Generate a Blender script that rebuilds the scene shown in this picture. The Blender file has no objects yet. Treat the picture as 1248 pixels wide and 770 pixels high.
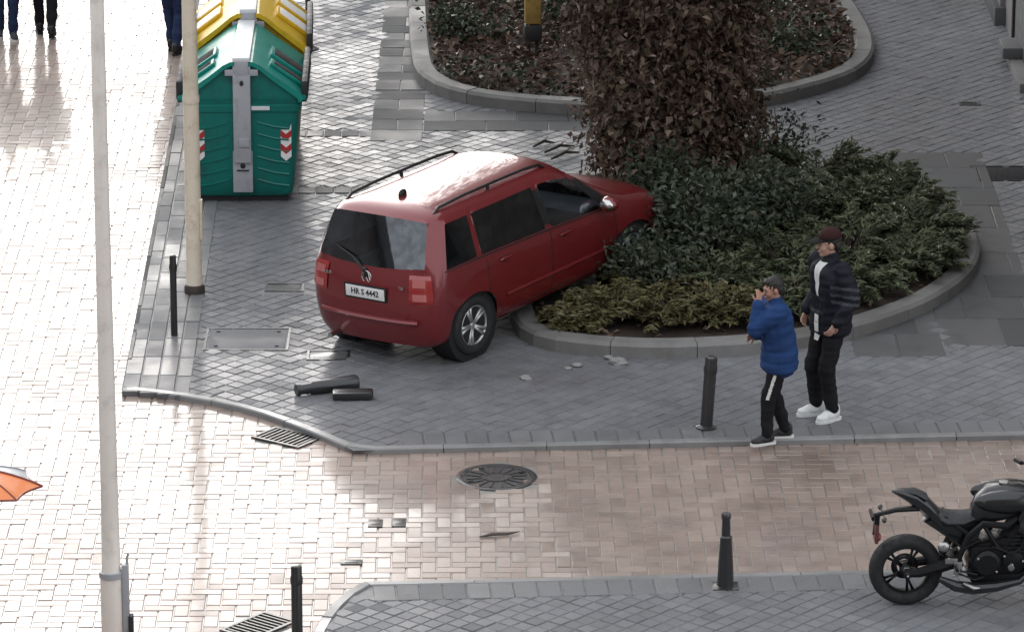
import bpy, bmesh, math, random
import numpy as np
from mathutils import Vector, Matrix, Quaternion, noise as mnoise
from mathutils.bvhtree import BVHTree
random.seed(7); RNG = np.random.default_rng(7)
S = bpy.context.scene
COL = S.collection
R = math.radians
PI = math.pi

# ------------------------------------------------------------------ camera
CAM_H, CAM_PITCH, CAM_F = 14.4, R(17.0), 5973.0/1248.0
cd = bpy.data.cameras.new('camera'); cam = bpy.data.objects.new('camera', cd); COL.objects.link(cam)
cam.location = (0, 0, CAM_H); cam.rotation_euler = (R(90)-CAM_PITCH, 0, 0)
cd.sensor_width = 36.0; cd.lens = 36.0*CAM_F; cd.clip_start = 0.5; cd.clip_end = 2000
S.camera = cam

# ------------------------------------------------------------------ light: overcast sky, brightest low down the street on the left
SUN_AZ, SUN_EL = R(-11.5), R(17.0)          # azimuth measured from +Y towards +X
W = bpy.data.worlds.new('World'); S.world = W; W.use_nodes = True
nt = W.node_tree; nt.nodes.clear()
sky = nt.nodes.new('ShaderNodeTexSky'); sky.sky_type = 'NISHITA'; sky.sun_disc = False
sky.sun_elevation = SUN_EL; sky.sun_rotation = SUN_AZ
sky.air_density = 1.6; sky.dust_density = 6.0; sky.ozone_density = 1.0
bw = nt.nodes.new('ShaderNodeHueSaturation'); bw.inputs['Saturation'].default_value = 0.22
nt.links.new(sky.outputs[0], bw.inputs['Color'])
mixc = nt.nodes.new('ShaderNodeMix'); mixc.data_type = 'RGBA'; mixc.inputs['Factor'].default_value = 0.68
mixc.inputs[7].default_value = (8.0, 8.3, 8.9, 1)      # flat cloud deck, same physical scale as the sky
nt.links.new(bw.outputs[0], mixc.inputs[6])
bg = nt.nodes.new('ShaderNodeBackground'); bg.inputs['Strength'].default_value = 0.15
nt.links.new(mixc.outputs[2], bg.inputs['Color'])
wo = nt.nodes.new('ShaderNodeOutputWorld'); nt.links.new(bg.outputs[0], wo.inputs['Surface'])
sd = bpy.data.lights.new('sun', 'SUN'); sd.energy = 0.19; sd.angle = R(30); sd.color = (1.0, 0.965, 0.93)
sun = bpy.data.objects.new('sun', sd); COL.objects.link(sun)
sdir = Vector((math.sin(SUN_AZ)*math.cos(SUN_EL), math.cos(SUN_AZ)*math.cos(SUN_EL), math.sin(SUN_EL)))
sun.rotation_euler = (-sdir).to_track_quat('-Z', 'Y').to_euler(); sun.location = sdir*90
vs = S.view_settings; vs.view_transform = 'Standard'; vs.look = 'None'; vs.gamma = 1.0; vs.exposure = 0.54
try: vs.use_curve_mapping = False
except Exception: pass
S.cycles.max_bounces = 6; S.cycles.diffuse_bounces = 3; S.cycles.glossy_bounces = 4; S.cycles.transmission_bounces = 6
S.cycles.caustics_reflective = False; S.cycles.caustics_refractive = False
S.cycles.sample_clamp_indirect = 4.0

# ------------------------------------------------------------------ helpers
def ground(px, py, z=0.0):
    """surveying helper: photo pixel -> point on the level plane z"""
    u = (px-624)/5973.0; v = (385-py)/5973.0
    dy = math.cos(CAM_PITCH)+v*math.sin(CAM_PITCH); dz = -math.sin(CAM_PITCH)+v*math.cos(CAM_PITCH)
    t = (z-CAM_H)/dz
    return Vector((u*t, dy*t, z))

class NT:
    def __init__(s, name):
        s.m = bpy.data.materials.new(name); s.m.use_nodes = True; s.t = s.m.node_tree
        s.b = s.t.nodes['Principled BSDF']; s.out = s.t.nodes['Material Output']
    def n(s, typ, **kw):
        x = s.t.nodes.new(typ)
        for k, v in kw.items(): setattr(x, k, v)
        return x
    def l(s, a, b): s.t.links.new(a, b)
    def put(s, sock, v):
        if hasattr(v, 'is_output') or hasattr(v, 'links'): s.l(v, sock)
        else: sock.default_value = v
    def math(s, op, a, b=0.0, clamp=False):
        x = s.n('ShaderNodeMath', operation=op); x.use_clamp = clamp; s.put(x.inputs[0], a); s.put(x.inputs[1], b); return x.outputs[0]
    def mix(s, f, a, b, blend='MIX'):
        x = s.n('ShaderNodeMix', data_type='RGBA'); x.blend_type = blend
        s.put(x.inputs[0], f)
        s.put(x.inputs[6], a if not isinstance(a, tuple) else (*a[:3], 1)); s.put(x.inputs[7], b if not isinstance(b, tuple) else (*b[:3], 1)); return x.outputs[2]
    def noise(s, scale, detail=3.0, rough=0.55, coord=None, stretch=None):
        x = s.n('ShaderNodeTexNoise'); x.inputs['Scale'].default_value = scale; x.inputs['Detail'].default_value = detail; x.inputs['Roughness'].default_value = rough
        c = coord if coord is not None else s.pos()
        if stretch:
            mp = s.n('ShaderNodeMapping'); mp.inputs['Scale'].default_value = stretch; s.l(c, mp.inputs[0]); c = mp.outputs[0]
        s.l(c, x.inputs['Vector']); return x.outputs['Fac']
    def pos(s):
        if not hasattr(s, '_p'): s._p = s.n('ShaderNodeNewGeometry')
        return s._p.outputs['Position']
    def objc(s):
        if not hasattr(s, '_o'): s._o = s.n('ShaderNodeTexCoord')
        return s._o.outputs['Object']
    def isl(s):
        s.pos(); 
        if not hasattr(s, '_oi'): s._oi = s.n('ShaderNodeObjectInfo')
        return s.math('FRACT', s.math('ADD', s._p.outputs['Random Per Island'], s.math('MULTIPLY', s._oi.outputs['Random'], 7.31)))
    def ramp(s, f, stops):
        x = s.n('ShaderNodeValToRGB'); e = x.color_ramp.elements
        while len(e) < len(stops): e.new(0.5)
        for q, (p, c) in zip(e, stops): q.position = p; q.color = (*c[:3], 1)
        s.l(f, x.inputs[0]); return x.outputs[0]
    def maprange(s, f, a, b, c, d):
        x = s.n('ShaderNodeMapRange'); s.put(x.inputs[0], f)
        for i, v in enumerate((a, b, c, d)): x.inputs[1+i].default_value = v
        return x.outputs[0]
    def bump(s, h, strength=0.3, dist=0.01):
        x = s.n('ShaderNodeBump'); x.inputs['Strength'].default_value = strength; x.inputs['Distance'].default_value = dist
        s.l(h, x.inputs['Height']); s.l(x.outputs[0], s.b.inputs['Normal']); 
        return x.outputs[0]

def plain(name, col, rough=0.5, metal=0.0, var=0.12, scale=6.0, bump=0.0, bscale=40.0, coat=0.0, coatr=0.1, spec=0.5, obj=True, dirt=None):
    k = NT(name); c = k.objc() if obj else k.pos()
    n = k.noise(scale, 4, 0.6, c)
    lo = tuple(x*(1-var) for x in col); hi = tuple(min(1, x*(1+var)) for x in col)
    out = k.mix(n, lo, hi)
    if dirt:
        d = k.maprange(k.noise(scale*2.3, 5, 0.65, c), 0.5, 0.72, 0.0, 0.8); out = k.mix(d, out, dirt)
    k.l(out, k.b.inputs['Base Color'])
    k.l(k.maprange(k.noise(scale*1.7, 3, 0.5, c), 0.3, 0.7, rough*0.8, min(1, rough*1.2)), k.b.inputs['Roughness'])
    k.b.inputs['Metallic'].default_value = metal; k.b.inputs['Specular IOR Level'].default_value = spec
    if coat: k.b.inputs['Coat Weight'].default_value = coat; k.b.inputs['Coat Roughness'].default_value = coatr
    if bump: k.bump(k.noise(bscale, 4, 0.6, c), bump, 0.01)
    return k.m

def wet_stone(name, cols, film=(0.35, 1.0), coatr=(0.06, 0.22), rough=(0.3, 0.6), patch=0.35, seed=0.0, bump=0.25, ior=1.36, grainscale=90, spec=0.4):
    """stone or brick under a rain film: colour differs piece by piece, the film by patches"""
    k = NT(name)
    i = k.isl(); k.b.inputs['Specular IOR Level'].default_value = spec
    base = k.ramp(i, [(q/(len(cols)-1), c) for q, c in enumerate(cols)])
    mp = k.n('ShaderNodeMapping'); mp.inputs['Location'].default_value = (seed, seed*1.7, 0); k.l(k.pos(), mp.inputs[0])
    big = k.noise(patch, 5, 0.6, mp.outputs[0]); g = k.noise(grainscale, 3, 0.7)
    mid = k.noise(3.1, 4, 0.6, mp.outputs[0])
    base = k.mix(k.maprange(g, 0.25, 0.75, 0.0, 0.35), base, tuple(x*0.55 for x in cols[0]))
    base = k.mix(k.maprange(mid, 0.5, 0.75, 0.0, 0.45), base, tuple(x*0.62 for x in cols[-1]))
    st = k.noise(1.15, 8, 0.72, mp.outputs[0]); base = k.mix(k.maprange(st, 0.54, 0.66, 0.0, 0.40), base, tuple(x*0.55 for x in cols[0]))
    sp = k.noise(26, 2, 0.5, mp.outputs[0]); base = k.mix(k.maprange(sp, 0.70, 0.76, 0.0, 0.55), base, tuple(x*0.4 for x in cols[0]))
    wet = k.maprange(k.math('ADD', k.math('MULTIPLY', big, 0.75), k.math('MULTIPLY', mid, 0.25)), 0.36, 0.60, 0.0, 1.0)
    base = k.mix(wet, base, k.mix(1.0, base, (0.80, 0.79, 0.79), 'MULTIPLY'))
    k.l(base, k.b.inputs['Base Color'])
    k.l(k.maprange(wet, 0, 1, rough[1], rough[0]), k.b.inputs['Roughness'])
    pr = k.math('ADD', k.maprange(wet, 0, 1, film[0], film[1]), k.math('MULTIPLY', k.math('SUBTRACT', i, 0.55), 0.45), True)
    k.l(pr, k.b.inputs['Coat Weight'])
    k.l(k.maprange(wet, 0, 1, coatr[1], coatr[0]), k.b.inputs['Coat Roughness'])
    k.b.inputs['Coat IOR'].default_value = ior
    k.bump(k.math('ADD', k.math('MULTIPLY', g, 0.5), k.noise(18, 3, 0.5)), bump, 0.006)
    return k.m

def leafmat(name, cols, rough=0.45, trans=0.15):
    k = NT(name); i = k.isl(); k.b.inputs['Specular IOR Level'].default_value = 0.12
    c = k.ramp(i, [(q/(len(cols)-1), c) for q, c in enumerate(cols)])
    k.l(c, k.b.inputs['Base Color']); k.b.inputs['Roughness'].default_value = rough
    tr = k.n('ShaderNodeBsdfTranslucent'); k.l(c, tr.inputs['Color'])
    mx = k.n('ShaderNodeMixShader'); mx.inputs[0].default_value = trans
    k.l(k.b.outputs[0], mx.inputs[1]); k.l(tr.outputs[0], mx.inputs[2]); k.l(mx.outputs[0], k.out.inputs['Surface'])
    return k.m

def glassmat(name, tint=(0.35, 0.4, 0.4), fac=0.5, ior=1.75):
    """tinted car glass: glossy front, part of the light passes"""
    k = NT(name)
    tr = k.n('ShaderNodeBsdfTransparent'); tr.inputs[0].default_value = (*tint, 1)
    gl = k.n('ShaderNodeBsdfGlossy'); gl.inputs['Roughness'].default_value = 0.03; gl.inputs['Color'].default_value = (0.9, 0.95, 1, 1)
    fr = k.n('ShaderNodeFresnel'); fr.inputs[0].default_value = ior
    dr = k.math('ADD', k.math('MULTIPLY', fr.outputs[0], 0.9), k.maprange(k.noise(9, 4, 0.6, k.objc()), 0.4, 0.7, fac*0.02, fac*0.10), True)
    mx = k.n('ShaderNodeMixShader'); k.l(dr, mx.inputs[0]); k.l(tr.outputs[0], mx.inputs[1]); k.l(gl.outputs[0], mx.inputs[2])
    k.l(mx.outputs[0], k.out.inputs['Surface']); k.t.nodes.remove(k.b)
    return k.m

class MB:
    """mesh collector: shapes go in, one mesh object comes out"""
    def __init__(s): s.v = []; s.f = []; s.mi = []; s.sm = []
    def add(s, vs, fs, mi=0, M=None, smooth=True):
        o = len(s.v)
        if M is not None: vs = [M @ Vector(v) for v in vs]
        s.v += [tuple(v) for v in vs]; s.f += [tuple(i+o for i in f) for f in fs]; s.mi += [mi]*len(fs); s.sm += [smooth]*len(fs)
    def box(s, c, d, mi=0, M=None, bev=0.0, rz=0.0):
        hx, hy, hz = d[0]/2, d[1]/2, d[2]/2
        L = Matrix.Translation(c) @ Matrix.Rotation(rz, 4, 'Z')
        if M is not None: L = M @ L
        if bev <= 0:
            vs = [(x, y, z) for x in (-hx, hx) for y in (-hy, hy) for z in (-hz, hz)]
            fs = [(0, 1, 3, 2), (4, 6, 7, 5), (0, 4, 5, 1), (2, 3, 7, 6), (0, 2, 6, 4), (1, 5, 7, 3)]
            s.add(vs, fs, mi, L, False); return
        bm = bmesh.new(); bmesh.ops.create_cube(bm, size=1.0)
        for v in bm.verts: v.co = Vector((v.co.x*2*hx, v.co.y*2*hy, v.co.z*2*hz))
        bmesh.ops.bevel(bm, geom=list(bm.edges), offset=bev, segments=2, profile=0.6, affect='EDGES')
        bm.verts.ensure_lookup_table(); bm.verts.index_update()
        s.add([v.co.copy() for v in bm.verts], [[v.index for v in f.verts] for f in bm.faces], mi, L, True); bm.free()
    def tube(s, pts, rad, n=10, mi=0, M=None, cap=True, flat=1.0):
        pts = [Vector(p) for p in pts]
        if not hasattr(rad, '__len__'): rad = [rad]*len(pts)
        vs = []; fs = []; up = None
        for i, p in enumerate(pts):
            d = (pts[min(i+1, len(pts)-1)]-pts[max(i-1, 0)]).normalized()
            if up is None:
                a = Vector((0, 0, 1)) if abs(d.z) < 0.9 else Vector((1, 0, 0)); up = (a-d*a.dot(d)).normalized()
            else: up = (up-d*up.dot(d)).normalized()
            sd_ = d.cross(up)
            for k in range(n):
                t = 2*PI*k/n; vs.append(p+(sd_*math.cos(t)+up*math.sin(t)*flat)*rad[i])
        for i in range(len(pts)-1):
            for k in range(n):
                a = i*n+k; b = i*n+(k+1) % n; fs.append((a, b, b+n, a+n))
        if cap: fs.append(tuple(range(n-1, -1, -1))); fs.append(tuple(range((len(pts)-1)*n, len(pts)*n)))
        s.add(vs, fs, mi, M)
    def lathe(s, prof, n=20, mi=0, M=None, cap=True):
        """prof: (r, z) pairs round the z axis"""
        vs = [(r*math.cos(2*PI*k/n), r*math.sin(2*PI*k/n), z) for r, z in prof for k in range(n)]
        fs = [(i*n+k, i*n+(k+1) % n, (i+1)*n+(k+1) % n, (i+1)*n+k) for i in range(len(prof)-1) for k in range(n)]
        if cap: fs.append(tuple(range(n-1, -1, -1))); fs.append(tuple(range((len(prof)-1)*n, len(prof)*n)))
        s.add(vs, fs, mi, M)
    def prism(s, poly, z0, z1, mi=0, M=None):
        n = len(poly)
        vs = [(x, y, z0) for x, y in poly]+[(x, y, z1) for x, y in poly]
        fs = [tuple(range(n-1, -1, -1)), tuple(range(n, 2*n))]+[(k, (k+1) % n, n+(k+1) % n, n+k) for k in range(n)]
        s.add(vs, fs, mi, M, False)
    def ball(s, c, r, n=12, m=8, mi=0, M=None):
        if not hasattr(r, '__len__'): r = (r, r, r)
        vs = [(c[0], c[1], c[2]-r[2])]; fs = []
        for i in range(1, m):
            a = -PI/2+PI*i/m
            vs += [(c[0]+r[0]*math.cos(a)*math.cos(2*PI*k/n), c[1]+r[1]*math.cos(a)*math.sin(2*PI*k/n), c[2]+r[2]*math.sin(a)) for k in range(n)]
        vs.append((c[0], c[1], c[2]+r[2]))
        for k in range(n): fs.append((0, 1+(k+1) % n, 1+k)); fs.append((len(vs)-1, 1+(m-2)*n+k, 1+(m-2)*n+(k+1) % n))
        for i in range(m-2):
            for k in range(n):
                a = 1+i*n; fs.append((a+k, a+(k+1) % n, a+n+(k+1) % n, a+n+k))
        s.add(vs, fs, mi, M)
    def cone2(s, a, b, ra, rb, n=14):
        """tapered capsule: a limb piece"""
        a = Vector(a); b = Vector(b); d = (b-a); L = d.length; q = d.to_track_quat('Z', 'Y').to_matrix().to_4x4(); M = Matrix.Translation(a) @ q
        prof = [(max(1e-4, ra*math.cos(t)), ra*math.sin(t)) for t in (-1.5, -1.1, -0.7, -0.35)]+[(ra, 0), (ra+(rb-ra)*0.5, L/2), (rb, L)]+[(max(1e-4, rb*math.cos(t)), L+rb*math.sin(t)) for t in (0.35, 0.7, 1.1, 1.5)]
        s.lathe(prof, n, 0, M)
    def grid(s, P, mi=0, M=None, flip=False):
        nu, nv = len(P), len(P[0]); vs = [p for r in P for p in r]
        fs = [(i*nv+j, (i+1)*nv+j, (i+1)*nv+j+1, i*nv+j+1) for i in range(nu-1) for j in range(nv-1)]
        if flip: fs = [f[::-1] for f in fs]
        s.add(vs, fs, mi, M)
    def mesh(s, name, mats):
        me = bpy.data.meshes.new(name); me.from_pydata(s.v, [], s.f); 
        for m in (mats if isinstance(mats, (list, tuple)) else [mats]): me.materials.append(m)
        me.polygons.foreach_set('material_index', s.mi); me.polygons.foreach_set('use_smooth', s.sm); me.update()
        return me
    def build(s, name, mats, parent=None, loc=None, rot=None, sharp=35):
        me = s.mesh(name, mats)
        if sharp: me.set_sharp_from_angle(angle=R(sharp))
        return link(name, me, parent, loc, rot)

TMP = bpy.data.scenes.new('workbench')
def evaluated(o, name):
    """apply an object's modifiers away from the big scene; the helper object is gone afterwards"""
    TMP.collection.objects.link(o)
    with bpy.context.temp_override(scene=TMP, view_layer=TMP.view_layers[0]):
        dg = bpy.context.evaluated_depsgraph_get(); me = bpy.data.meshes.new_from_object(o.evaluated_get(dg))
    TMP.collection.objects.unlink(o); bpy.data.objects.remove(o); me.name = name; return me
def link(name, me, parent=None, loc=None, rot=None):
    o = bpy.data.objects.new(name, me); COL.objects.link(o)
    if parent is not None: o.parent = parent
    if loc is not None: o.location = loc
    if rot is not None: o.rotation_euler = rot
    return o
def tag(o, label=None, cat=None, group=None, kind=None):
    for k, v in (('label', label), ('category', cat), ('group', group), ('kind', kind)):
        if v: o[k] = v
    return o
def thing(name, label, cat, loc=(0, 0, 0), rz=0.0, group=None):
    o = bpy.data.objects.new(name, None); o.empty_display_size = 0.2; COL.objects.link(o); o.location = loc; o.rotation_euler = (0, 0, rz)
    return tag(o, label, cat, group)
def copy_tree(o, parent=None):
    c = o.copy(); COL.objects.link(c)
    if parent is not None: c.parent = parent
    for ch in list(o.children): copy_tree(ch, c)
    return c
def np_mesh(name, V, F, mat, smooth=False):
    """V (n,3); F (m,k) all of one size"""
    me = bpy.data.meshes.new(name); V = np.asarray(V, np.float32); F = np.asarray(F, np.int32)
    me.vertices.add(len(V)); me.vertices.foreach_set('co', V.ravel())
    me.loops.add(F.size); me.loops.foreach_set('vertex_index', F.ravel())
    me.polygons.add(len(F)); me.polygons.foreach_set('loop_start', np.arange(0, F.size, F.shape[1], dtype=np.int32)); me.polygons.foreach_set('loop_total', np.full(len(F), F.shape[1], np.int32))
    me.polygons.foreach_set('use_smooth', np.full(len(F), smooth)); me.update(calc_edges=True); me.materials.append(mat)
    return me
def inside(x, y, poly):
    c = False; n = len(poly); j = n-1
    for i in range(n):
        xi, yi = poly[i][0], poly[i][1]; xj, yj = poly[j][0], poly[j][1]
        if (yi > y) != (yj > y) and x < (xj-xi)*(y-yi)/(yj-yi)+xi: c = not c
        j = i
    return c
def spline(pts, per=8, closed=True):
    """Catmull-Rom through 2-D points"""
    out = []; n = len(pts); rng = range(n) if closed else range(n-1)
    for i in rng:
        g = lambda k: Vector(pts[k % n][:2]) if closed else Vector(pts[max(0, min(n-1, k))][:2])
        p0, p1, p2, p3 = g(i-1), g(i), g(i+1), g(i+2)
        for q in range(per):
            t = q/per
            out.append(0.5*((2*p1)+(p2-p0)*t+(2*p0-5*p1+4*p2-p3)*t*t+(3*p1-p0-3*p2+p3)*t**3))
    if not closed: out.append(Vector(pts[-1][:2]))
    return out
def offset(poly, d, closed=True):
    out = []; n = len(poly)
    for i in range(n):
        a = poly[(i-1) % n] if closed or i > 0 else poly[i]; b = poly[(i+1) % n] if closed or i < n-1 else poly[i]
        t = (b-a).normalized(); out.append(poly[i]+Vector((-t.y, t.x))*d)
    return out
def resample(poly, step, closed=True):
    P = list(poly)+([poly[0]] if closed else []); L = [0.0]
    for a, b in zip(P, P[1:]): L.append(L[-1]+(b-a).length)
    n = max(2, int(round(L[-1]/step))); out = []; j = 0
    for k in range(n+(0 if closed else 1)):
        s_ = L[-1]*k/n
        while j < len(L)-2 and L[j+1] < s_: j += 1
        t = (s_-L[j])/max(1e-9, L[j+1]-L[j]); out.append(P[j].lerp(P[j+1], t))
    return out
# ------------------------------------------------------------------ ground and paving 
ROAD_Z = -0.05
M_road = wet_stone('wet_pink_brick', [(0.29, 0.215, 0.174), (0.355, 0.270, 0.222), (0.405, 0.318, 0.266), (0.315, 0.238, 0.196)], film=(0.55, 1.0), coatr=(0.06, 0.16), patch=0.45, ior=1.40)
M_pav = wet_stone('wet_grey_paver', [(0.180, 0.183, 0.190), (0.203, 0.206, 0.214), (0.224, 0.227, 0.235), (0.190, 0.193, 0.200)], film=(0.12, 0.55), coatr=(0.14, 0.28), rough=(0.55, 0.8), spec=0.15, patch=0.33, seed=13.0, ior=1.25)
M_edge = wet_stone('wet_grey_granite', [(0.155, 0.158, 0.162), (0.175, 0.178, 0.182), (0.20, 0.20, 0.202)], film=(0.0, 0.35), coatr=(0.22, 0.38), rough=(0.45, 0.7), spec=0.25, patch=0.6, seed=31.0, ior=1.33)
M_slab = wet_stone('wet_dark_slab', [(0.095, 0.097, 0.098), (0.125, 0.127, 0.127), (0.145, 0.146, 0.145), (0.108, 0.110, 0.110)], film=(0.0, 0.14), coatr=(0.3, 0.45), rough=(0.6, 0.85), spec=0.15, patch=0.7, seed=47.0, ior=1.33)
M_kerb = wet_stone('weathered_kerb_granite', [(0.20, 0.195, 0.185), (0.25, 0.245, 0.235), (0.22, 0.215, 0.20)], film=(0.0, 0.22), coatr=(0.3, 0.5), rough=(0.6, 0.85), spec=0.15, patch=1.1, seed=5.0, ior=1.3)
M_joint = plain('joint_sand', (0.205, 0.190, 0.175), 0.5, var=0.3, scale=3.0, bump=0.2, bscale=80, obj=False, coat=0.9, coatr=0.2)
M_jointg = plain('dark_joint_sand', (0.115, 0.115, 0.116), 0.6, var=0.3, scale=3.0, bump=0.2, bscale=80, obj=False, coat=0.2, coatr=0.3)
M_ground = wet_stone('far_paving', [(0.12, 0.115, 0.11), (0.15, 0.145, 0.14)], film=(0.4, 0.9), coatr=(0.15, 0.3), patch=0.2)

g_ = MB(); g_.add([(-400, -300, -0.07), (400, -300, -0.07), (400, 700, -0.07), (-400, 700, -0.07)], [(0, 1, 2, 3)])
tag(g_.build('ground', M_ground, sharp=0), kind='structure')

TILT = R(4.0)
def upper_edge(x): return 42.88+0.0725*(x+1.46)      # line of the cross street's far kerb
def lower_edge(x): return 39.34+0.0690*(x+1.29)
curve_px = [(148, 474), (227, 483), (300, 498), (356, 517), (399, 534), (431, 548)]
CURVE = spline([ground(*q) for q in curve_px], 6, False)
low_px = [(440, 709), (420, 722), (400, 741), (384, 765), (372, 800)]
LOWC = spline([ground(*q) for q in low_px], 6, False)
MAIN = [Vector((-4.03, 63.5))]+CURVE+[Vector((7.5, upper_edge(7.5))), Vector((7.5, 63.5))]
LOWER = [Vector((6.3, 36.0)), Vector((6.3, lower_edge(6.3)))]+LOWC+[Vector((-1.86, 36.0))]
PLANT_A = spline([(-0.02, 46.9), (0.18, 46.12), (0.7, 45.79), (1.41, 45.66), (2.22, 45.77), (2.9, 46.02), (3.55, 46.48), (4.18, 47.22), (4.65, 48.12), (4.87, 49.0), (4.90, 49.9), (4.72, 50.9), (4.3, 51.8), (3.5, 52.5), (2.4, 52.75), (1.3, 52.5), (0.5, 51.7), (0.1, 50.2), (-0.05, 48.5)], 6)
PLANT_B = spline([(-1.42, 67.0), (-1.36, 63.5), (-1.32, 60.86), (-1.2, 57.3), (-1.03, 56.3), (-0.72, 55.74), (-0.2, 55.36), (0.72, 55.06), (1.8, 55.06), (2.83, 55.36), (3.5, 55.9), (4.06, 56.6), (4.34, 57.4), (4.42, 58.4), (4.35, 59.7), (4.2, 61.2), (4.0, 64.0), (3.9, 67.0), (1.2, 68.2)], 6)

def chamf_box(L, Wd, T=0.05, ch=0.006):
    """top, chamfer and sides of one unit, top at z=0"""
    a, b = L/2, Wd/2; r = []
    for ins, z in ((0, -T), (0, -ch), (ch, 0.0)):
        r += [(-a+ins, -b+ins, z), (a-ins, -b+ins, z), (a-ins, b-ins, z), (-a+ins, b-ins, z)]
    f = [(8, 9, 10, 11)]+[(o+k, o+(k+1) % 4, o+4+(k+1) % 4, o+4+k) for o in (0, 4) for k in range(4)]
    return np.array(r), np.array(f)
def in_view(x, y, m=1.3): return abs(x) < y*0.1045+m and 36.6 < y < 62.6
def lay(parent, name, items, z, mat, gap=0.006, n_ind=300, tilt=0.004, dz=0.003, T=0.05, stuff_name=None):
    """items: (x, y, angle, length, width); the nearest n_ind are parts of their own, the rest one mesh"""
    def seen(i):
        x, y = i[0], i[1]
        return (0 if (abs(x) < y*0.1045 and y > 38.15) else 1000)+y
    items = sorted(items, key=seen); meshes = {}
    for k, (x, y, a, L, Wd) in enumerate(items[:n_ind]):
        key = (round(L, 2), round(Wd, 2)); L, Wd = (L, Wd) if key not in meshes else (L, Wd)
        if key not in meshes: meshes[key] = np_mesh(name, *chamf_box(L-gap, Wd-gap, T), mat)
        o = link(name, meshes[key], parent, (x, y, z+random.uniform(-dz, dz)), (random.gauss(0, tilt), random.gauss(0, tilt), a))
    rest = items[n_ind:]
    if rest:
        V = []; F = []
        for k, (x, y, a, L, Wd) in enumerate(rest):
            v, f = chamf_box(L-gap, Wd-gap, T); c, s = math.cos(a), math.sin(a); tx, ty = random.gauss(0, tilt), random.gauss(0, tilt)
            zz = v[:, 2]+v[:, 0]*tx+v[:, 1]*ty+z+random.uniform(-dz, dz)
            V.append(np.stack([v[:, 0]*c-v[:, 1]*s+x, v[:, 0]*s+v[:, 1]*c+y, zz], 1)); F.append(f+12*k)
        tag(link(stuff_name or name+'s', np_mesh(name, np.concatenate(V), np.concatenate(F), mat), parent), kind='stuff')
def herring(Wd, ang, x0, x1, y0, y1, test):
    out = []; c, s = math.cos(ang), math.sin(ang); cx, cy = (x0+x1)/2, (y0+y1)/2
    n = int(math.hypot(x1-x0, y1-y0)/2/Wd)+4
    for i in range(-n, n):
        for j in range(-n, n):
            d = (i-j) % 4
            if d == 0: u, v, a = i+1.0, j+0.5, ang
            elif d == 3: u, v, a = i+0.5, j+1.0, ang+PI/2
            else: continue
            x = cx+(u*c-v*s)*Wd; y = cy+(u*s+v*c)*Wd
            if x0 < x < x1 and y0 < y < y1 and test(x, y): out.append((x, y, a, 2*Wd, Wd))
    return out
def setts(Wd, ang, x0, x1, y0, y1, test):
    """square setts in a diagonal grid, rows slightly out of line"""
    out = []; c, s = math.cos(ang), math.sin(ang); cx, cy = (x0+x1)/2, (y0+y1)/2; n = int(math.hypot(x1-x0, y1-y0)/2/Wd)+4
    for i in range(-n, n):
        sh = random.uniform(-0.02, 0.02)
        for j in range(-n, n):
            u = i*Wd; v = (j+sh)*Wd+random.gauss(0, 0.0012); x = cx+u*c-v*s; y = cy+u*s+v*c
            if x0 < x < x1 and y0 < y < y1 and test(x, y): out.append((x, y, ang+random.gauss(0, 0.006), Wd+random.gauss(0, 0.0015), Wd+random.gauss(0, 0.0015)))
    return out
def sheet(name, poly, z, mat, parent=None):
    bm = bmesh.new(); vs = [bm.verts.new((p[0], p[1], z)) for p in poly]; bm.faces.new(vs); bmesh.ops.triangulate(bm, faces=bm.faces[:]); bmesh.ops.recalc_face_normals(bm, faces=bm.faces[:])
    for f in bm.faces:
        if f.normal.z < 0: f.normal_flip()
    me = bpy.data.meshes.new(name); bm.to_mesh(me); bm.free(); me.materials.append(mat); return link(name, me, parent)

# covers let into the paving: (x, y, length, width)
def rect_px(a, b, c, d, z=0.0):
    p = [ground(*q, z) for q in (a, b, c, d)]; ctr = sum(p, Vector())/4
    return ctr, (p[1]-p[0]).length, (p[3]-p[0]).length, math.atan2((p[1]-p[0]).y, (p[1]-p[0]).x)
COVERS = [(-2.62, 46.33, 0.84, 0.74), (-2.33, 48.11, 0.40, 0.28), (-1.80, 45.80, 0.42, 0.30), (5.62, 52.52, 1.02, 0.62), (5.36, 55.60, 0.26, 0.15)]
def on_cover(x, y, m=0.0): return any(abs(x-cx) < L/2+m and abs(y-cy) < Wd/2+m for cx, cy, L, Wd in COVERS)
SLAB_AREAS = [(-1.62, -1.02, 53.9, 62.6), (-1.02, 1.15, 54.35, 55.3), (4.25, 5.30, 46.1, 53.4), (3.35, 4.25, 45.75, 47.4)]
def on_slab(x, y, m=0.0): return any(a-m < x < b+m and c-m < y < d+m for a, b, c, d in SLAB_AREAS)
ROWS = [(-2.95, -1.62, 54.23), (-2.95, -1.62, 51.82)]
BAND = [(-0.085, 0.17), (-0.255, 0.17), (-0.425, 0.17), (-0.585, 0.15)]
def gut(y): return -3.74-0.0175*(y-44.7)
def main_ok(x, y):
    if not in_view(x, y) or not inside(x, y, MAIN_IN): return False
    if x < gut(y)+0.62 or (x > -1.05 and y < upper_edge(x)+0.36): return False
    if on_cover(x, y, 0.03) or on_slab(x, y, -0.03): return False
    if inside(x, y, PLANT_A_IN) or inside(x, y, PLANT_B_IN): return False
    return not any(a < x < b and abs(y-c) < 0.14 for a, b, c in ROWS)
def area(p): return sum(p[i].x*p[(i+1) % len(p)].y-p[(i+1) % len(p)].x*p[i].y for i in range(len(p)))
PLANT_A_IN = offset(PLANT_A, 0.08*(1 if area(PLANT_A) > 0 else -1)); PLANT_B_IN = offset(PLANT_B, 0.08*(1 if area(PLANT_B) > 0 else -1))

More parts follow.
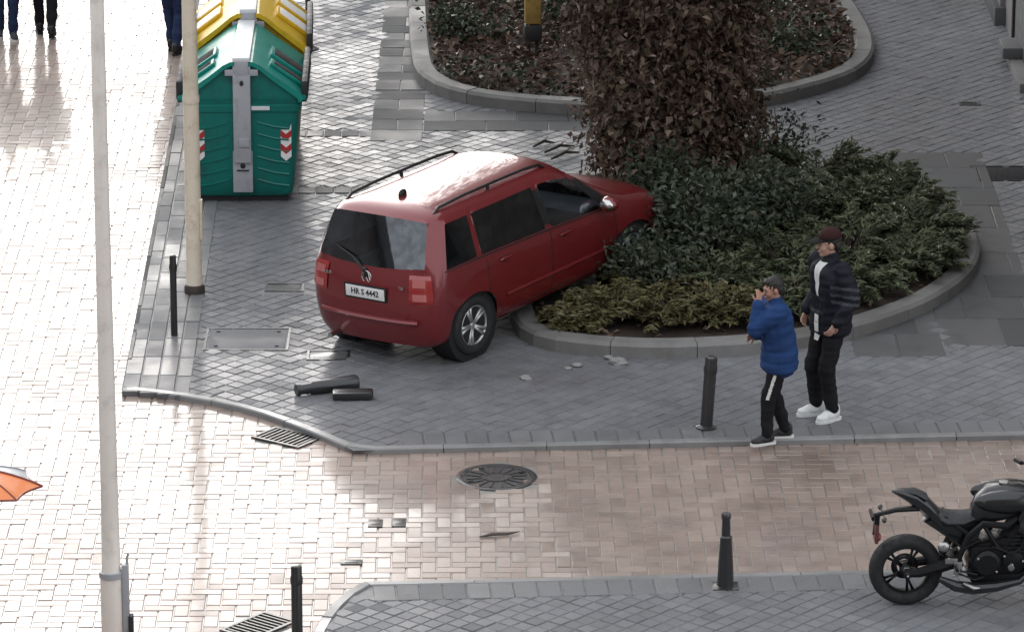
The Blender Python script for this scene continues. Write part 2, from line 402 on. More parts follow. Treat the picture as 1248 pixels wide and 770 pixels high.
MAIN_IN = offset(MAIN, 0.10 if area(MAIN) > 0 else -0.10); LOW_IN = offset(LOWER, 0.10 if area(LOWER) > 0 else -0.10)
# --- brick road
road = sheet('brick_road', [(-13, 30), (14, 30), (14, 45.4), (-1, 45.4), (-3.3, 80), (-13, 80)], ROAD_Z-0.008, M_joint); tag(road, kind='structure')
MAN = ground(605, 581, ROAD_Z)
GRATE = [(-2.10, 43.37, -0.62), (-2.12, 38.40, 0.90)]
MAIN_OFF = offset(MAIN, 0.14 if area(MAIN) > 0 else -0.14); LOW_OFF = offset(LOWER, 0.14 if area(LOWER) > 0 else -0.14)
def road_ok(x, y):
    if not in_view(x, y): return False
    if inside(x, y, MAIN_OFF) or inside(x, y, LOW_OFF): return False
    if math.hypot(x-MAN.x, (y-MAN.y)) < 0.36: return False
    for gx, gy, ga in GRATE:
        u = (x-gx)*math.cos(ga)+(y-gy)*math.sin(ga); v = -(x-gx)*math.sin(ga)+(y-gy)*math.cos(ga)
        if abs(u) < 0.28 and abs(v) < 0.19: return False
    return x > -8.2
lay(road, 'brick', herring(0.13, 0.012, -8.5, 8.0, 36.6, 62.6, road_ok), ROAD_Z, M_road, gap=0.009, tilt=0.006, dz=0.002, T=0.045)

# --- main pavement
pav = sheet('pavement', [Vector((-4.06, 64.5))]+[p for p in MAIN[1:-1]]+[Vector((7.5, 64.5))], -0.007, M_jointg); tag(pav, kind='structure')
lay(pav, 'paver', setts(0.15, PI/4+TILT, -4.2, 7.6, 42.6, 62.6, main_ok), 0.0, M_pav, gap=0.0075, tilt=0.0038, dz=0.003, T=0.045)
rowst = []
x = -1.02
while x < 6.8:
    rowst.append((x+0.1, upper_edge(x+0.1)+0.26, math.atan(0.0725), 0.2, 0.36)); x += 0.2
for a, b, c in ROWS:
    x = a
    while x < b-0.1: rowst.append((x+0.1, c, 0.0, 0.2, 0.26)); x += 0.2
lay(pav, 'edge_stone', rowst, 0.004, M_edge, gap=0.012, tilt=0.005, dz=0.002)
band = []
for k, (off, wd) in enumerate(BAND):
    y = 44.62-0.04*k
    while y < 62.5:
        L = random.choice((0.5, 0.55, 0.6)); ym = y+L/2
        band.append((gut(ym)-off, ym, PI/2+0.0175, L, wd)); y += L
lay(pav, 'band_stone', band, 0.004, M_edge, gap=0.012, tilt=0.004, dz=0.002)
slabs = []
def slabs_in(a, b, c, d, L, Wd):
    y = c; r = 0
    while y < d-0.1:
        h = min(Wd*random.uniform(0.85, 1.2), d-y); x = a-(L*0.5 if r % 2 else 0)
        while x < b-0.02:
            x0, x1 = max(a, x), min(b, x+L)
            if x1-x0 > 0.12 and in_view((x0+x1)/2, y) and not inside((x0+x1)/2, y+h/2, offset(PLANT_A, 0.15)) and not inside((x0+x1)/2, y+h/2, PLANT_B_IN): slabs.append(((x0+x1)/2, y+h/2, 0.0, x1-x0, h))
            x += L
        y += h; r += 1
slabs_in(*SLAB_AREAS[0], 0.60, 0.42); slabs_in(*SLAB_AREAS[1], 0.72, 0.48); slabs_in(*SLAB_AREAS[2], 0.62, 0.85); slabs_in(*SLAB_AREAS[3], 0.45, 0.8)
lay(pav, 'stone_slab', slabs, 0.003, M_slab, gap=0.010, tilt=0.004, dz=0.003)

def kerb_run(parent, line, w, z0, z1, step, mat, closed, side=1, name='kerb_stone', gap=0.008, bev=0.02):
    """kerb stones set end to end along a line, each a part"""
    P = resample(line, step/3, closed); n = len(P); off = offset(P, w*side, closed); k = 0
    idx = list(range(0, n if closed else n-1, 3))
    for i in idx:
        ii = [(i+q) % n if closed else min(n-1, i+q) for q in range(4)]
        if len(set(ii)) < 2: continue
        A = [P[q].copy() for q in ii]; B = [off[q].copy() for q in ii]
        t = (A[1]-A[0]).normalized()*gap/2; A[0] += t; B[0] += t
        t = (A[-1]-A[-2]).normalized()*gap/2; A[-1] -= t; B[-1] -= t
        ctr = sum(A, Vector((0, 0)))/len(A)
        if not in_view(ctr.x, ctr.y, 1.6): continue
        h = random.uniform(-0.004, 0.004); m = MB(); prof = []
        for a, b in zip(A, B):
            d = (b-a).normalized()
            q = [(a, z0), (a, z1-bev+h), (a+d*bev, z1+h), (b-d*bev, z1+h), (b, z1-bev+h), (b, z0)]
            prof.append([(p.x-ctr.x, p.y-ctr.y, z) for p, z in q])
        nv = 6; fs = [(u*nv+v, u*nv+v+1, (u+1)*nv+v+1, (u+1)*nv+v) for u in range(len(prof)-1) for v in range(nv-1)]+[tuple(range(nv)), tuple(range((len(prof)-1)*nv, len(prof)*nv))[::-1]]
        m.add([p for r in prof for p in r], fs, 0, None, False)
        me = m.mesh(name, mat); bm = bmesh.new(); bm.from_mesh(me); bmesh.ops.recalc_face_normals(bm, faces=bm.faces[:]); bm.to_mesh(me); bm.free()
        link(name, me, parent, (ctr.x, ctr.y, 0))
M_kerbl = wet_stone('pale_flush_kerb', [(0.23, 0.23, 0.225), (0.28, 0.28, 0.275), (0.25, 0.25, 0.245)], film=(0.2, 0.6), coatr=(0.15, 0.3), patch=0.8, seed=3.0)
kl = [p.copy() for p in CURVE]+[Vector((q, upper_edge(q))) for q in (-0.9, 0, 1, 2, 3, 4, 5, 6, 7)]
kerb_run(pav, kl, 0.10, -0.09, 0.007, 0.95, M_kerbl, False, 1, bev=0.012)
kerb_run(pav, [Vector((gut(q), q)) for q in (62.6, 56, 50, 44.75)], 0.05, -0.09, 0.007, 0.9, M_slab, False, 1, bev=0.01)
# --- near pavement
lowp = sheet('pavement', [p for p in LOWER], -0.007, M_jointg); tag(lowp, kind='structure')
def low_ok(x, y):
    if not in_view(x, y) or not inside(x, y, LOW_IN): return False
    return y < lower_edge(x)-0.40 or x < -1.25
lay(lowp, 'paver', setts(0.15, PI/4+TILT, -2.6, 6.4, 36.4, 40.2, low_ok), 0.0, M_pav, gap=0.008, tilt=0.0038, dz=0.003, T=0.045)
rowst = []; x = -1.18
while x < 6.0: rowst.append((x+0.1, lower_edge(x+0.1)-0.29, math.atan(0.069), 0.2, 0.38)); x += 0.2
lay(lowp, 'edge_stone', rowst, 0.004, M_edge, gap=0.012, tilt=0.005, dz=0.002)
kl = [Vector((q, lower_edge(q))) for q in (6.2, 5, 4, 3, 2, 1, 0, -0.8)]+[p.copy() for p in LOWC]
kerb_run(lowp, kl, 0.10, -0.09, 0.007, 0.95, M_kerbl, False, 1, bev=0.012)

# --- covers and grates
M_iron = plain('cast_iron', (0.045, 0.045, 0.048), 0.45, 0.6, var=0.3, scale=14, bump=0.3, bscale=90, coat=0.5, coatr=0.25, dirt=(0.09, 0.075, 0.06))
M_hole = plain('dark_pit', (0.008, 0.008, 0.008), 0.9)
def manhole():
    t = thing('manhole_cover', 'round cast iron manhole cover in the pink brick road', 'manhole cover', (MAN.x, MAN.y, ROAD_Z), 0.2)
    m = MB(); m.lathe([(0.37, -0.03), (0.37, 0.001), (0.365, 0.004), (0.325, 0.004), (0.32, -0.004), (0.32, -0.03)], 40, cap=False); m.build('frame', M_iron, t)
    m = MB(); m.lathe([(0.001, 0.0), (0.10, 0.0), (0.10, 0.004), (0.125, 0.004), (0.125, -0.003), (0.30, -0.003), (0.302, 0.003), (0.314, 0.003), (0.314, -0.03)], 40, cap=False)
    for k in range(16):
        a = k*PI/8; m.box((0.21*math.cos(a), 0.21*math.sin(a), 0.0), (0.14, 0.018, 0.008), rz=a)
    m.build('lid', M_iron, t)
    m = MB()
    for k in (0.3, 0.3+PI, 1.9): m = MB(); m.box((0.265*math.cos(k), 0.265*math.sin(k), 0.004), (0.05, 0.03, 0.006), rz=k); m.build('lifting_slot', M_hole, t)
manhole()
def grate(x, y, a, label):
    t = thing('drain_grate', label, 'drain', (x, y, ROAD_Z), a, 'drain grates at the kerbs')
    m = MB()
    for s_ in (-1, 1): m.box((0, s_*0.17, 0.0), (0.56, 0.03, 0.03)); m.box((s_*0.265, 0, 0.0), (0.03, 0.31, 0.03))
    m.build('frame', M_iron, t)
    b = MB(); b.box((0, 0, 0), (0.018, 0.31, 0.025)); me = b.mesh('bar', M_iron)
    for k in range(9): link('bar', me, t, (-0.216+0.054*k, 0, 0))
    p = MB(); p.box((0, 0, -0.027), (0.5, 0.31, 0.01)); p.build('pit', M_hole, t)
grate(*GRATE[0], 'iron drain grate at the curved kerb near the fallen bollard')
grate(*GRATE[1], 'iron drain grate at the near kerb by the bottom left bollard')
def cover(k, label, mat, holes=True, rim=None, sag=0.0):
    x, y, L, Wd = COVERS[k]
    t = thing('access_cover', label, 'access cover', (x, y, 0.0))
    m = MB()
    for s_ in (-1, 1): m.box((0, s_*(Wd/2-0.012), -0.01), (L, 0.024, 0.024)); m.box((s_*(L/2-0.012), 0, -0.01), (0.024, Wd-0.048, 0.024))
    m.build('frame', rim or M_iron, t)
    m = MB(); m.box((0, 0, -0.012-sag), (L-0.07, Wd-0.07, 0.02), bev=0.004); m.build('lid', mat, t)
    if holes:
        b = MB(); b.lathe([(0.022, -0.004), (0.022, 0.001), (0.001, 0.001)], 10); me = b.mesh('lifting_hole', M_hole)
        for sx in (-1, 1):
            for sy in (-1, 1): link('lifting_hole', me, t, (sx*(L/2-0.12), sy*(Wd/2-0.13), 0.0))
    return t
M_conc = wet_stone('cover_concrete', [(0.14, 0.14, 0.145), (0.16, 0.16, 0.165)], film=(0.3, 0.7), coatr=(0.15, 0.3), patch=0.8)
cover(0, 'large pale rectangular access cover with lifting holes left of the minivan', M_pav)
cover(1, 'small dark rectangular cover in the pavers by the beige post', plain('dark_steel', (0.05, 0.05, 0.052), 0.5, 0.5, var=0.3, scale=12, bump=0.2), False)
cover(2, 'small framed cover set with stone beside the minivan rear wheel', M_conc, False)
cover(3, 'long dark steel cover in the paving at the right edge', plain('black_steel', (0.02, 0.02, 0.022), 0.8, 0.0, var=0.3, scale=12, spec=0.1), False, M_hole)
cover(4, 'tiny black slot cover in the paving near the building', M_hole, False)
for (x, y, L, Wd, lb) in [(-1.39, 39.97, 0.19, 0.12, 'small dark service lid in bricks near the lower kerb'), (-1.21, 40.98, 0.13, 0.20, 'dark plate filling a missing-brick gap among the pale wet bricks'), (-1.00, 41.0, 0.12, 0.22, 'dark plate filling a missing-brick gap, right of the other')]:
    m = MB(); m.box((0, 0, 0), (L, Wd, 0.016), bev=0.004); m.box((0, 0, 0.008), (L*0.6, Wd*0.5, 0.006), bev=0.002)
    tag(m.build('dark_plate', M_iron, None, (x, y, ROAD_Z+0.001)), lb, 'valve cover')  # the two upright ones are plates added in place of dark missing-brick gaps
m = MB(); m.tube([(-0.16, -0.05, 0.012), (-0.05, 0.0, 0.02), (0.08, 0.02, 0.015), (0.19, 0.07, 0.02)], [0.012, 0.022, 0.02, 0.006], 6, flat=0.6)
p_ = ground(607, 653, ROAD_Z); tag(m.build('stick', plain('wet_bark', (0.04, 0.028, 0.02), 0.6), None, (p_.x, p_.y, ROAD_Z)), 'dark broken stick lying on the pale wet bricks', 'stick')

# --- planters: kerb stones, soil
M_soil = plain('damp_soil', (0.035, 0.024, 0.018), 0.85, var=0.4, scale=5, bump=0.6, bscale=30, obj=False)
def soil(poly, name, label, parent, h, seed):
    bm = bmesh.new(); xs = [p.x for p in poly]; ys = [p.y for p in poly]; st = 0.16
    vs = {}
    nx, ny = int((max(xs)-min(xs))/st)+2, int((max(ys)-min(ys))/st)+2
    for i in range(nx):
        for j in range(ny):
            x = min(xs)+i*st; y = min(ys)+j*st
            if inside(x, y, poly): vs[i, j] = bm.verts.new((x, y, h+0.035*mnoise.noise((x*1.3+seed, y*1.3, 0))+0.02*mnoise.noise((x*5, y*5, seed))))
    for i in range(nx):
        for j in range(ny):
            q = [(i, j), (i+1, j), (i+1, j+1), (i, j+1)]
            if all(a in vs for a in q): f = bm.faces.new([vs[a] for a in q]); f.smooth = True
    me = bpy.data.meshes.new(name); bm.to_mesh(me); bm.free(); me.materials.append(M_soil)
    return tag(link(name, me, parent), kind='stuff')
plantA = thing('planter', 'low oval planter bed with stone kerb under the crashed minivan', 'planter')
sA = 1 if area(PLANT_A) > 0 else -1; sB = 1 if area(PLANT_B) > 0 else -1
kerb_run(plantA, PLANT_A, 0.24, -0.05, 0.15, 0.85, M_kerb, True, sA, bev=0.035)
soil(offset(PLANT_A, 0.1*sA), 'soil', '', plantA, 0.11, 1.0)
plantB = thing('planter', 'farther planter bed strewn with brown leaves behind the tree', 'planter')
kerb_run(plantB, PLANT_B, 0.24, -0.05, 0.16, 0.9, M_kerb, True, sB, bev=0.035)
soil(offset(PLANT_B, 0.1*sB), 'soil', '', plantB, 0.12, 7.0)

# ------------------------------------------------------------------ buildings (mostly beyond the frame; they stand in the wet reflections and shade the right side)
M_wall = plain('ochre_render', (0.17, 0.15, 0.135), 0.8, var=0.15, scale=0.6, obj=False, bump=0.1)
M_wall2 = plain('brown_brick_render', (0.20, 0.155, 0.13), 0.85, var=0.2, scale=0.5, obj=False)
M_pale = plain('pale_render', (0.42, 0.41, 0.40), 0.8, var=0.12, scale=0.6, obj=False)
M_plinth = plain('stone_plinth', (0.20, 0.185, 0.18), 0.7, var=0.2, scale=3, obj=False, bump=0.2)
M_win = plain('dark_window', (0.02, 0.022, 0.025), 0.12, var=0.2, spec=0.6)
M_frame = plain('grey_frame', (0.10, 0.10, 0.10), 0.5)
def block(label, x0, x1, y0, y1, h, mat, sides, wgap=2.2):
    t = thing('building', label, 'building')
    m = MB(); m.box(((x0+x1)/2, (y0+y1)/2, h/2+0.3), (x1-x0, y1-y0, h-0.6)); m.build('wall', mat, t)
    m = MB(); m.box(((x0+x1)/2, (y0+y1)/2, h+0.2), (x1-x0+0.7, y1-y0+0.7, 0.4)); m.build('cornice', M_plinth, t)
    m = MB(); m.box(((x0+x1)/2, (y0+y1)/2, 0.2), (x1-x0+0.10, y1-y0+0.12, 0.8)); m.build('plinth', M_plinth, t)
    fm = MB(); fm.box((0, 0.02, 0), (1.2, 0.10, 1.6)); fmm = fm.mesh('window', M_frame); pm = MB(); pm.box((0, -0.04, 0), (1.0, 0.06, 1.4)); pmm = pm.mesh('pane', M_win)
    for sd_ in sides:
        for fl in range(int((h-1.5)/3.1)):
            z = 2.3+3.1*fl
            if sd_ == 'S': L, f = x1-x0, lambda u: ((x0+u, y0, z), 0)
            if sd_ == 'W': L, f = y1-y0, lambda u: ((x0, y1-u, z), -PI/2)
            if sd_ == 'E': L, f = y1-y0, lambda u: ((x1, y0+u, z), PI/2)
            if sd_ == 'N': L, f = x1-x0, lambda u: ((x1-u, y1, z), PI)
            n = int(L/wgap)
            for k in range(n):
                lc, rz = f((k+0.5)*L/n); o = link('window', fmm, t, lc, (0, 0, rz)); link('pane', pmm, o)
    return t
bR = block('pale stone building whose wall base and door step show at the top right corner', 6.20, 18, 45.5, 70, 15.0, M_wall, 'W')
block('brown apartment block across the end of the street, seen in reflections', 0.95, 26, 84, 96, 22.0, M_wall2, 'S')
block('dark rendered apartment block on the viewer side of the street', -20, 20, -14, -1.2, 17.0, M_wall, 'N', 3.0)
block('low unseen building added on the left for the minivan window reflection', -24, -13.5, 18, 60, 4.6, M_pale, 'E', 2.6)  # unseen, added; height and pale tone set for the rear window reflection
# ------------------------------------------------------------------ vegetation
def unit(a): return a/np.maximum(1e-9, np.linalg.norm(a, axis=1, keepdims=True))
def leaf_arrays(C, D, N, L, Wd, fold=0.25):
    """folded four-cornered leaves: centres, axis, normal, length and width"""
    D = unit(D); Sd = unit(np.cross(D, N)); N = np.cross(Sd, D); L = L[:, None]; Wd = Wd[:, None]
    m = C-D*L*0.08
    V = np.stack([C-D*L*0.5, m+Sd*Wd*0.5+N*Wd*fold, C+D*L*0.5-N*L*0.08, m-Sd*Wd*0.5+N*Wd*fold], 1).reshape(-1, 3)
    k = np.arange(len(C))[:, None]*4
    F = np.concatenate([k+np.array([[0, 2, 1]]), k+np.array([[0, 3, 2]])], 0)
    return V, F
def rnd(n, a, b): return RNG.uniform(a, b, n)
def rdir(n): return unit(RNG.normal(size=(n, 3)))
M_brown = leafmat('brown_leaf', [(0.048, 0.032, 0.025), (0.086, 0.056, 0.043), (0.132, 0.088, 0.068), (0.092, 0.064, 0.047), (0.185, 0.130, 0.10), (0.080, 0.070, 0.042), (0.34, 0.26, 0.205)], 0.5, 0.12)
M_litter = leafmat('fallen_leaf', [(0.055, 0.038, 0.029), (0.10, 0.065, 0.048), (0.155, 0.105, 0.08), (0.072, 0.050, 0.038), (0.24, 0.175, 0.135)], 0.5, 0.05)
M_jun = leafmat('juniper_green', [(0.040, 0.050, 0.030), (0.080, 0.098, 0.050), (0.130, 0.148, 0.082), (0.066, 0.078, 0.044), (0.165, 0.180, 0.115), (0.095, 0.088, 0.052)], 0.5, 0.1)
M_yel = leafmat('yellow_green_needle', [(0.060, 0.062, 0.026), (0.110, 0.108, 0.045), (0.165, 0.150, 0.070), (0.085, 0.076, 0.036), (0.20, 0.18, 0.10), (0.10, 0.075, 0.045)], 0.5, 0.12)
M_dark = leafmat('dark_green_leaf', [(0.024, 0.032, 0.020), (0.044, 0.058, 0.036), (0.072, 0.088, 0.056), (0.032, 0.042, 0.028), (0.13, 0.145, 0.115), (0.07, 0.058, 0.040)], 0.38, 0.08)
M_twig = plain('twig_bark', (0.045, 0.032, 0.024), 0.8, var=0.3, scale=20)
M_bark = plain('plane_bark', (0.085, 0.07, 0.055), 0.85, var=0.4, scale=8, bump=0.6, bscale=25)

def juniper(x, y, r, h, nb, mat, label, group, nl=46):
    """low spreading shrub: arching sprays in flat tiers of needles"""
    t = thing('juniper_shrub', label, 'shrub', (x, y, 0.10), 0, group)
    tw = MB(); C = []; D = []; Nn = []
    for b in range(nb):
        a = random.uniform(0, 2*PI); ln = r*random.uniform(0.55, 1.08); el = random.uniform(0.08, 1.0); zt = h*random.uniform(0.35, 1.0)*(1.0-0.55*(ln/r)**2*0.8)
        p0 = np.array([0.10*r*math.cos(a), 0.10*r*math.sin(a), 0.02]); tip = np.array([ln*math.cos(a+0.15), ln*math.sin(a+0.15), zt]); mid = (p0+tip)/2+np.array([0, 0, 0.22*h+0.1*zt])
        pts = [(1-u)**2*p0+2*u*(1-u)*mid+u*u*tip for u in np.linspace(0, 1, 5)]
        tw.tube([tuple(p) for p in pts], [0.010, 0.008, 0.006, 0.004, 0.002], 4, cap=False)
        u = np.sqrt(rnd(nl, 0.08, 1.0))[:, None]
        P = (1-u)**2*p0+2*u*(1-u)*mid+u*u*tip; T = unit(2*(1-u)*(mid-p0)+2*u*(tip-mid))
        side = np.cross(T, np.array([0, 0, 1.0])); side = unit(side); off = rnd(nl, -1, 1)[:, None]
        P = P+side*off*(0.16*r*(1.15-u))+RNG.normal(size=(nl, 3))*[0.02, 0.02, 0.018]
        C.append(P); D.append(T*0.9+side*np.sign(off)*0.9+RNG.normal(size=(nl, 3))*0.25+[0, 0, 0.12]); Nn.append(np.array([0, 0, 1.0])+RNG.normal(size=(nl, 3))*0.35)
    tw.build('stem', M_twig, t)
    C = np.concatenate(C); D = np.concatenate(D); Nn = np.concatenate(Nn); n = len(C)
    V, F = leaf_arrays(C, D, Nn, rnd(n, 0.07, 0.13), rnd(n, 0.022, 0.042), 0.15)
    tag(link('foliage', np_mesh('foliage', V, F, mat), t), kind='stuff'); return t
def bush(x, y, rx, ry, h, n, mat, label, lsize=(0.06, 0.11), name='leafy_shrub', z=0.1, nst=14):
    t = thing(name, label, 'shrub', (x, y, z))
    tw = MB(); C = []
    tips = []
    for b in range(nst):
        a = random.uniform(0, 2*PI); q = math.sqrt(random.uniform(0.05, 1)); zt = h*random.uniform(0.5, 1.0)*(1-0.35*q*q)
        tip = np.array([rx*q*math.cos(a), ry*q*math.sin(a), zt]); tips.append(tip)
        tw.tube([(0.05*math.cos(a), 0.05*math.sin(a), 0), tuple(tip*[0.45, 0.45, 0.6]), tuple(tip)], [0.014, 0.009, 0.003], 5, cap=False)
    tw.build('stem', M_twig, t)
    tips = np.array(tips); pick = RNG.integers(0, nst, n); u = np.sqrt(rnd(n, 0.1, 1.05))[:, None]
    C = tips[pick]*u*np.array([1, 1, 1])+RNG.normal(size=(n, 3))*[0.13, 0.13, 0.10]; C[:, 2] = np.abs(C[:, 2])
    D = unit(C*[1, 1, 0.2])*0.6+RNG.normal(size=(n, 3))*0.6; Nn = np.array([0, 0, 1.0])+RNG.normal(size=(n, 3))*0.6
    V, F = leaf_arrays(C, D, Nn, rnd(n, *lsize), rnd(n, lsize[0]*0.55, lsize[1]*0.55), 0.2)
    tag(link('foliage', np_mesh('foliage', V, F, mat), t), kind='stuff'); return t

# yellow-green low junipers along the front kerb
for k, (x, y, r, h, lb) in enumerate([(0.62, 46.42, 0.36, 0.24, 'sparse yellow-green shrub squashed under the minivan sill at the kerb end'), (0.95, 46.72, 0.50, 0.36, 'yellow-green low shrub beside the minivan sill, right of the squashed one'), (1.50, 46.50, 0.52, 0.42, 'yellow-green spreading shrub at the front kerb right of the minivan'), (2.06, 46.55, 0.50, 0.42, 'yellow-green shrub at the front kerb behind the blue jacket'), (1.40, 47.30, 0.55, 0.46, 'yellow-green bushy shrub by the minivan front door')]):
    juniper(x, y, r, h, 60, M_yel, lb, 'low shrubs in the front planter', 44)
jl = ['deep green juniper behind the man in blue', 'green juniper behind the man in the cap', 'green juniper at the tight right bend of the planter kerb', 'green juniper along the right kerb, midway back', 'green juniper near the rear right kerb corner', 'spreading green juniper in the planter centre', 'broad green juniper behind the man in the cap, one row back', 'green juniper at the back edge of the planter', 'green juniper at the back edge, nearest the tree', 'small green juniper filling the planter middle right', 'green juniper between the tree and the planter centre', 'grey-green juniper at the far right of the back edge', 'green juniper left of the man in blue, second row']
jp = [(2.75, 46.95, 0.62, 0.46), (3.35, 47.45, 0.62, 0.48), (4.05, 48.25, 0.60, 0.46), (4.25, 49.25, 0.62, 0.52), (4.05, 50.3, 0.66, 0.55), (2.75, 48.1, 0.78, 0.58), (3.45, 48.8, 0.80, 0.58), (3.3, 51.6, 0.75, 0.58), (2.5, 51.9, 0.62, 0.62), (3.5, 50.2, 0.72, 0.62), (2.6, 50.6, 0.75, 0.6), (4.0, 51.2, 0.55, 0.5), (2.1, 47.5, 0.62, 0.52)]
for (x, y, r, h), lb in zip(jp, jl): juniper(x, y, r, h, 74, M_jun, lb, 'low shrubs in the front planter', 50)
bush(1.92, 48.25, 0.62, 0.5, 1.0, 3400, M_dark, 'dark leafy shrub crushed against the minivan front wing', (0.06, 0.11))
bush(2.55, 49.5, 0.62, 0.6, 0.95, 2600, M_dark, 'dark green bush right of the tree foot', (0.05, 0.10))
bush(1.75, 50.0, 0.55, 0.45, 1.0, 2200, M_dark, 'dark evergreen bush beyond the minivan bonnet at the tree foot', (0.06, 0.11))
bush(1.42, 47.42, 0.42, 0.32, 0.74, 1700, M_dark, 'small dark shrub pressed against the minivan front wheel', (0.05, 0.09), nst=9)
bush(2.95, 52.05, 0.35, 0.25, 1.05, 380, M_dark, 'thin twiggy shrub sticking up at the back of the front planter', (0.05, 0.09), nst=7)

# tree with brown leaves hanging to the ground
TX, TY = 1.68, 51.15
tree = thing('tree', 'tree with brown autumn leaves hanging low behind the minivan', 'tree', (TX, TY, 0.1))
m = MB(); m.tube([(0, 0, -0.1), (0.02, 0, 0.5), (0.0, 0.03, 1.6), (0.05, 0, 3.0), (0.0, 0, 4.6), (0.05, 0.02, 6.2)], [0.24, 0.19, 0.165, 0.13, 0.08, 0.03], 14)
tk = m.build('trunk', M_bark, tree)
tips = []
lm = MB()
for k in range(46):
    a = k*2.399; z0 = 0.7+k*0.118; ln = random.uniform(0.75, 1.0)*(0.98 if z0 < 2.7 else 1.9-0.12*(z0-3))
    zt = z0+random.uniform(-0.35, 0.25); tip = (ln*math.cos(a), ln*math.sin(a), zt)
    lm.tube([(0.04*math.cos(a), 0.04*math.sin(a), z0-0.15), (0.55*tip[0], 0.55*tip[1], z0+0.12), tip], [0.035, 0.02, 0.005], 5, cap=False)
    tips.append((0.04, z0, tip))
lm.build('limb', M_bark, tree)
n = 40000
z = np.where(RNG.random(n) < 0.50, rnd(n, 0.25, 2.9), rnd(n, 2.7, 6.8)); a = rnd(n, 0, 2*PI)
prof = np.interp(z, [0.25, 0.6, 1.3, 2.2, 2.75, 3.3, 4.6, 5.8, 6.9], [0.80, 0.88, 0.94, 1.05, 1.18, 2.05, 2.45, 1.7, 0.3])
lump = 1+0.13*np.sin(a*3+z*2.1)+0.11*np.sin(a*5-z*4.3)+0.09*np.sin(a*9+z*11)+0.07*np.sin(a*2-z*17)
rr = prof*lump*np.sqrt(rnd(n, 0.16, 1.0))*np.where(RNG.random(n) < 0.06, rnd(n, 1.0, 1.22), 1.0)
C = np.stack([rr*np.cos(a)-0.75*np.clip((z-2.75)/0.8, 0, 1), rr*np.sin(a), z], 1)+RNG.normal(size=(n, 3))*0.05
D = np.stack([np.cos(a)*0.5, np.sin(a)*0.5, np.full(n, -0.7)], 1)+RNG.normal(size=(n, 3))*0.6
Nn = np.stack([np.cos(a), np.sin(a), np.full(n, 0.7)], 1)+RNG.normal(size=(n, 3))*0.7
V, F = leaf_arrays(C, D, Nn, 0.045+0.10*RNG.random(n)**1.8, 0.03+0.07*RNG.random(n)**1.7, 0.3)
tag(link('crown', np_mesh('crown', V, F, M_brown), tree), kind='stuff')

# leaf litter and green ground cover in the far planter, loose leaves in the near one
def scatter(poly, n, z, size, mat, name, label, parent=None, lift=0.10, tilt=0.5, cut=None):
    P = []; xs = [p.x for p in poly]; ys = [p.y for p in poly]
    while len(P) < n:
        x, y = random.uniform(min(xs), max(xs)), random.uniform(min(ys), min(63.0, max(ys)))
        if inside(x, y, poly) and (cut is None or cut(x, y)): P.append((x, y, z+random.random()**2*lift))
    C = np.array(P); D = rdir(n)*[1, 1, 0.45]; Nn = np.array([0, 0, 1.0])+RNG.normal(size=(n, 3))*tilt
    V, F = leaf_arrays(C, D, Nn, rnd(n, *size), rnd(n, size[0]*0.6, size[1]*0.65), 0.3)
    o = link(name, np_mesh(name, V, F, mat), parent); tag(o, kind='stuff')
    return o
innB = offset(PLANT_B, 0.24*sB); innA = offset(PLANT_A, 0.24*sA)
scatter(innB, 5200, 0.13, (0.08, 0.17), M_litter, 'leaf_litter', '', plantB, 0.16, 0.7)
scatter(innB, 2600, 0.13, (0.06, 0.13), M_dark, 'ground_cover', '', plantB, 0.20, 0.7, lambda x, y: mnoise.noise((x*0.8, y*0.6, 3)) > 0.05 or (x < 1 and y > 58))
scatter(innA, 700, 0.12, (0.06, 0.12), M_litter, 'leaf_litter', '', plantA, 0.04, 0.4)
for k, (x, y, r, h, n_, lb) in enumerate([(-0.6, 58.3, 0.5, 0.35, 700, 'low green clump by the left kerb of the far planter'), (0.9, 59.3, 0.7, 0.5, 800, 'straggly green clump left of the tree in the far planter'), (2.6, 59.5, 0.8, 0.5, 700, 'dark clump behind the tree in the far planter'), (3.4, 57.6, 0.5, 0.3, 380, 'sparse low clump by the right kerb of the far planter')]):
    bush(x, y, r, r, h, n_, M_dark, lb, (0.06, 0.12), 'ground_shrub', 0.12, 10)
# broken branches on the paving beyond the bonnet
for k, (pa, pb, lb) in enumerate([((664, 188), (700, 180), 'broken dark branch on the pavers beyond the bonnet, longest'), ((672, 196), (706, 188), 'broken twig on the pavers next to the tree crown'), ((650, 181), (676, 176), 'thin snapped twig lying beyond the minivan roof')]):
    a, b = ground(*pa), ground(*pb); mid = (a+b)/2; m = MB(); d = (b-a)
    m.tube([tuple(-d/2+Vector((0, 0, 0.02))), (0, 0.05, 0.05), tuple(d/2+Vector((0, 0, 0.02)))], [0.012, 0.02, 0.008], 6)
    m.tube([(0, 0.05, 0.05), (d.x*0.2, 0.22, 0.06)], [0.012, 0.004], 5)
    tag(m.build('branch', M_twig, None, (mid.x, mid.y, 0.0)), lb, 'branch')

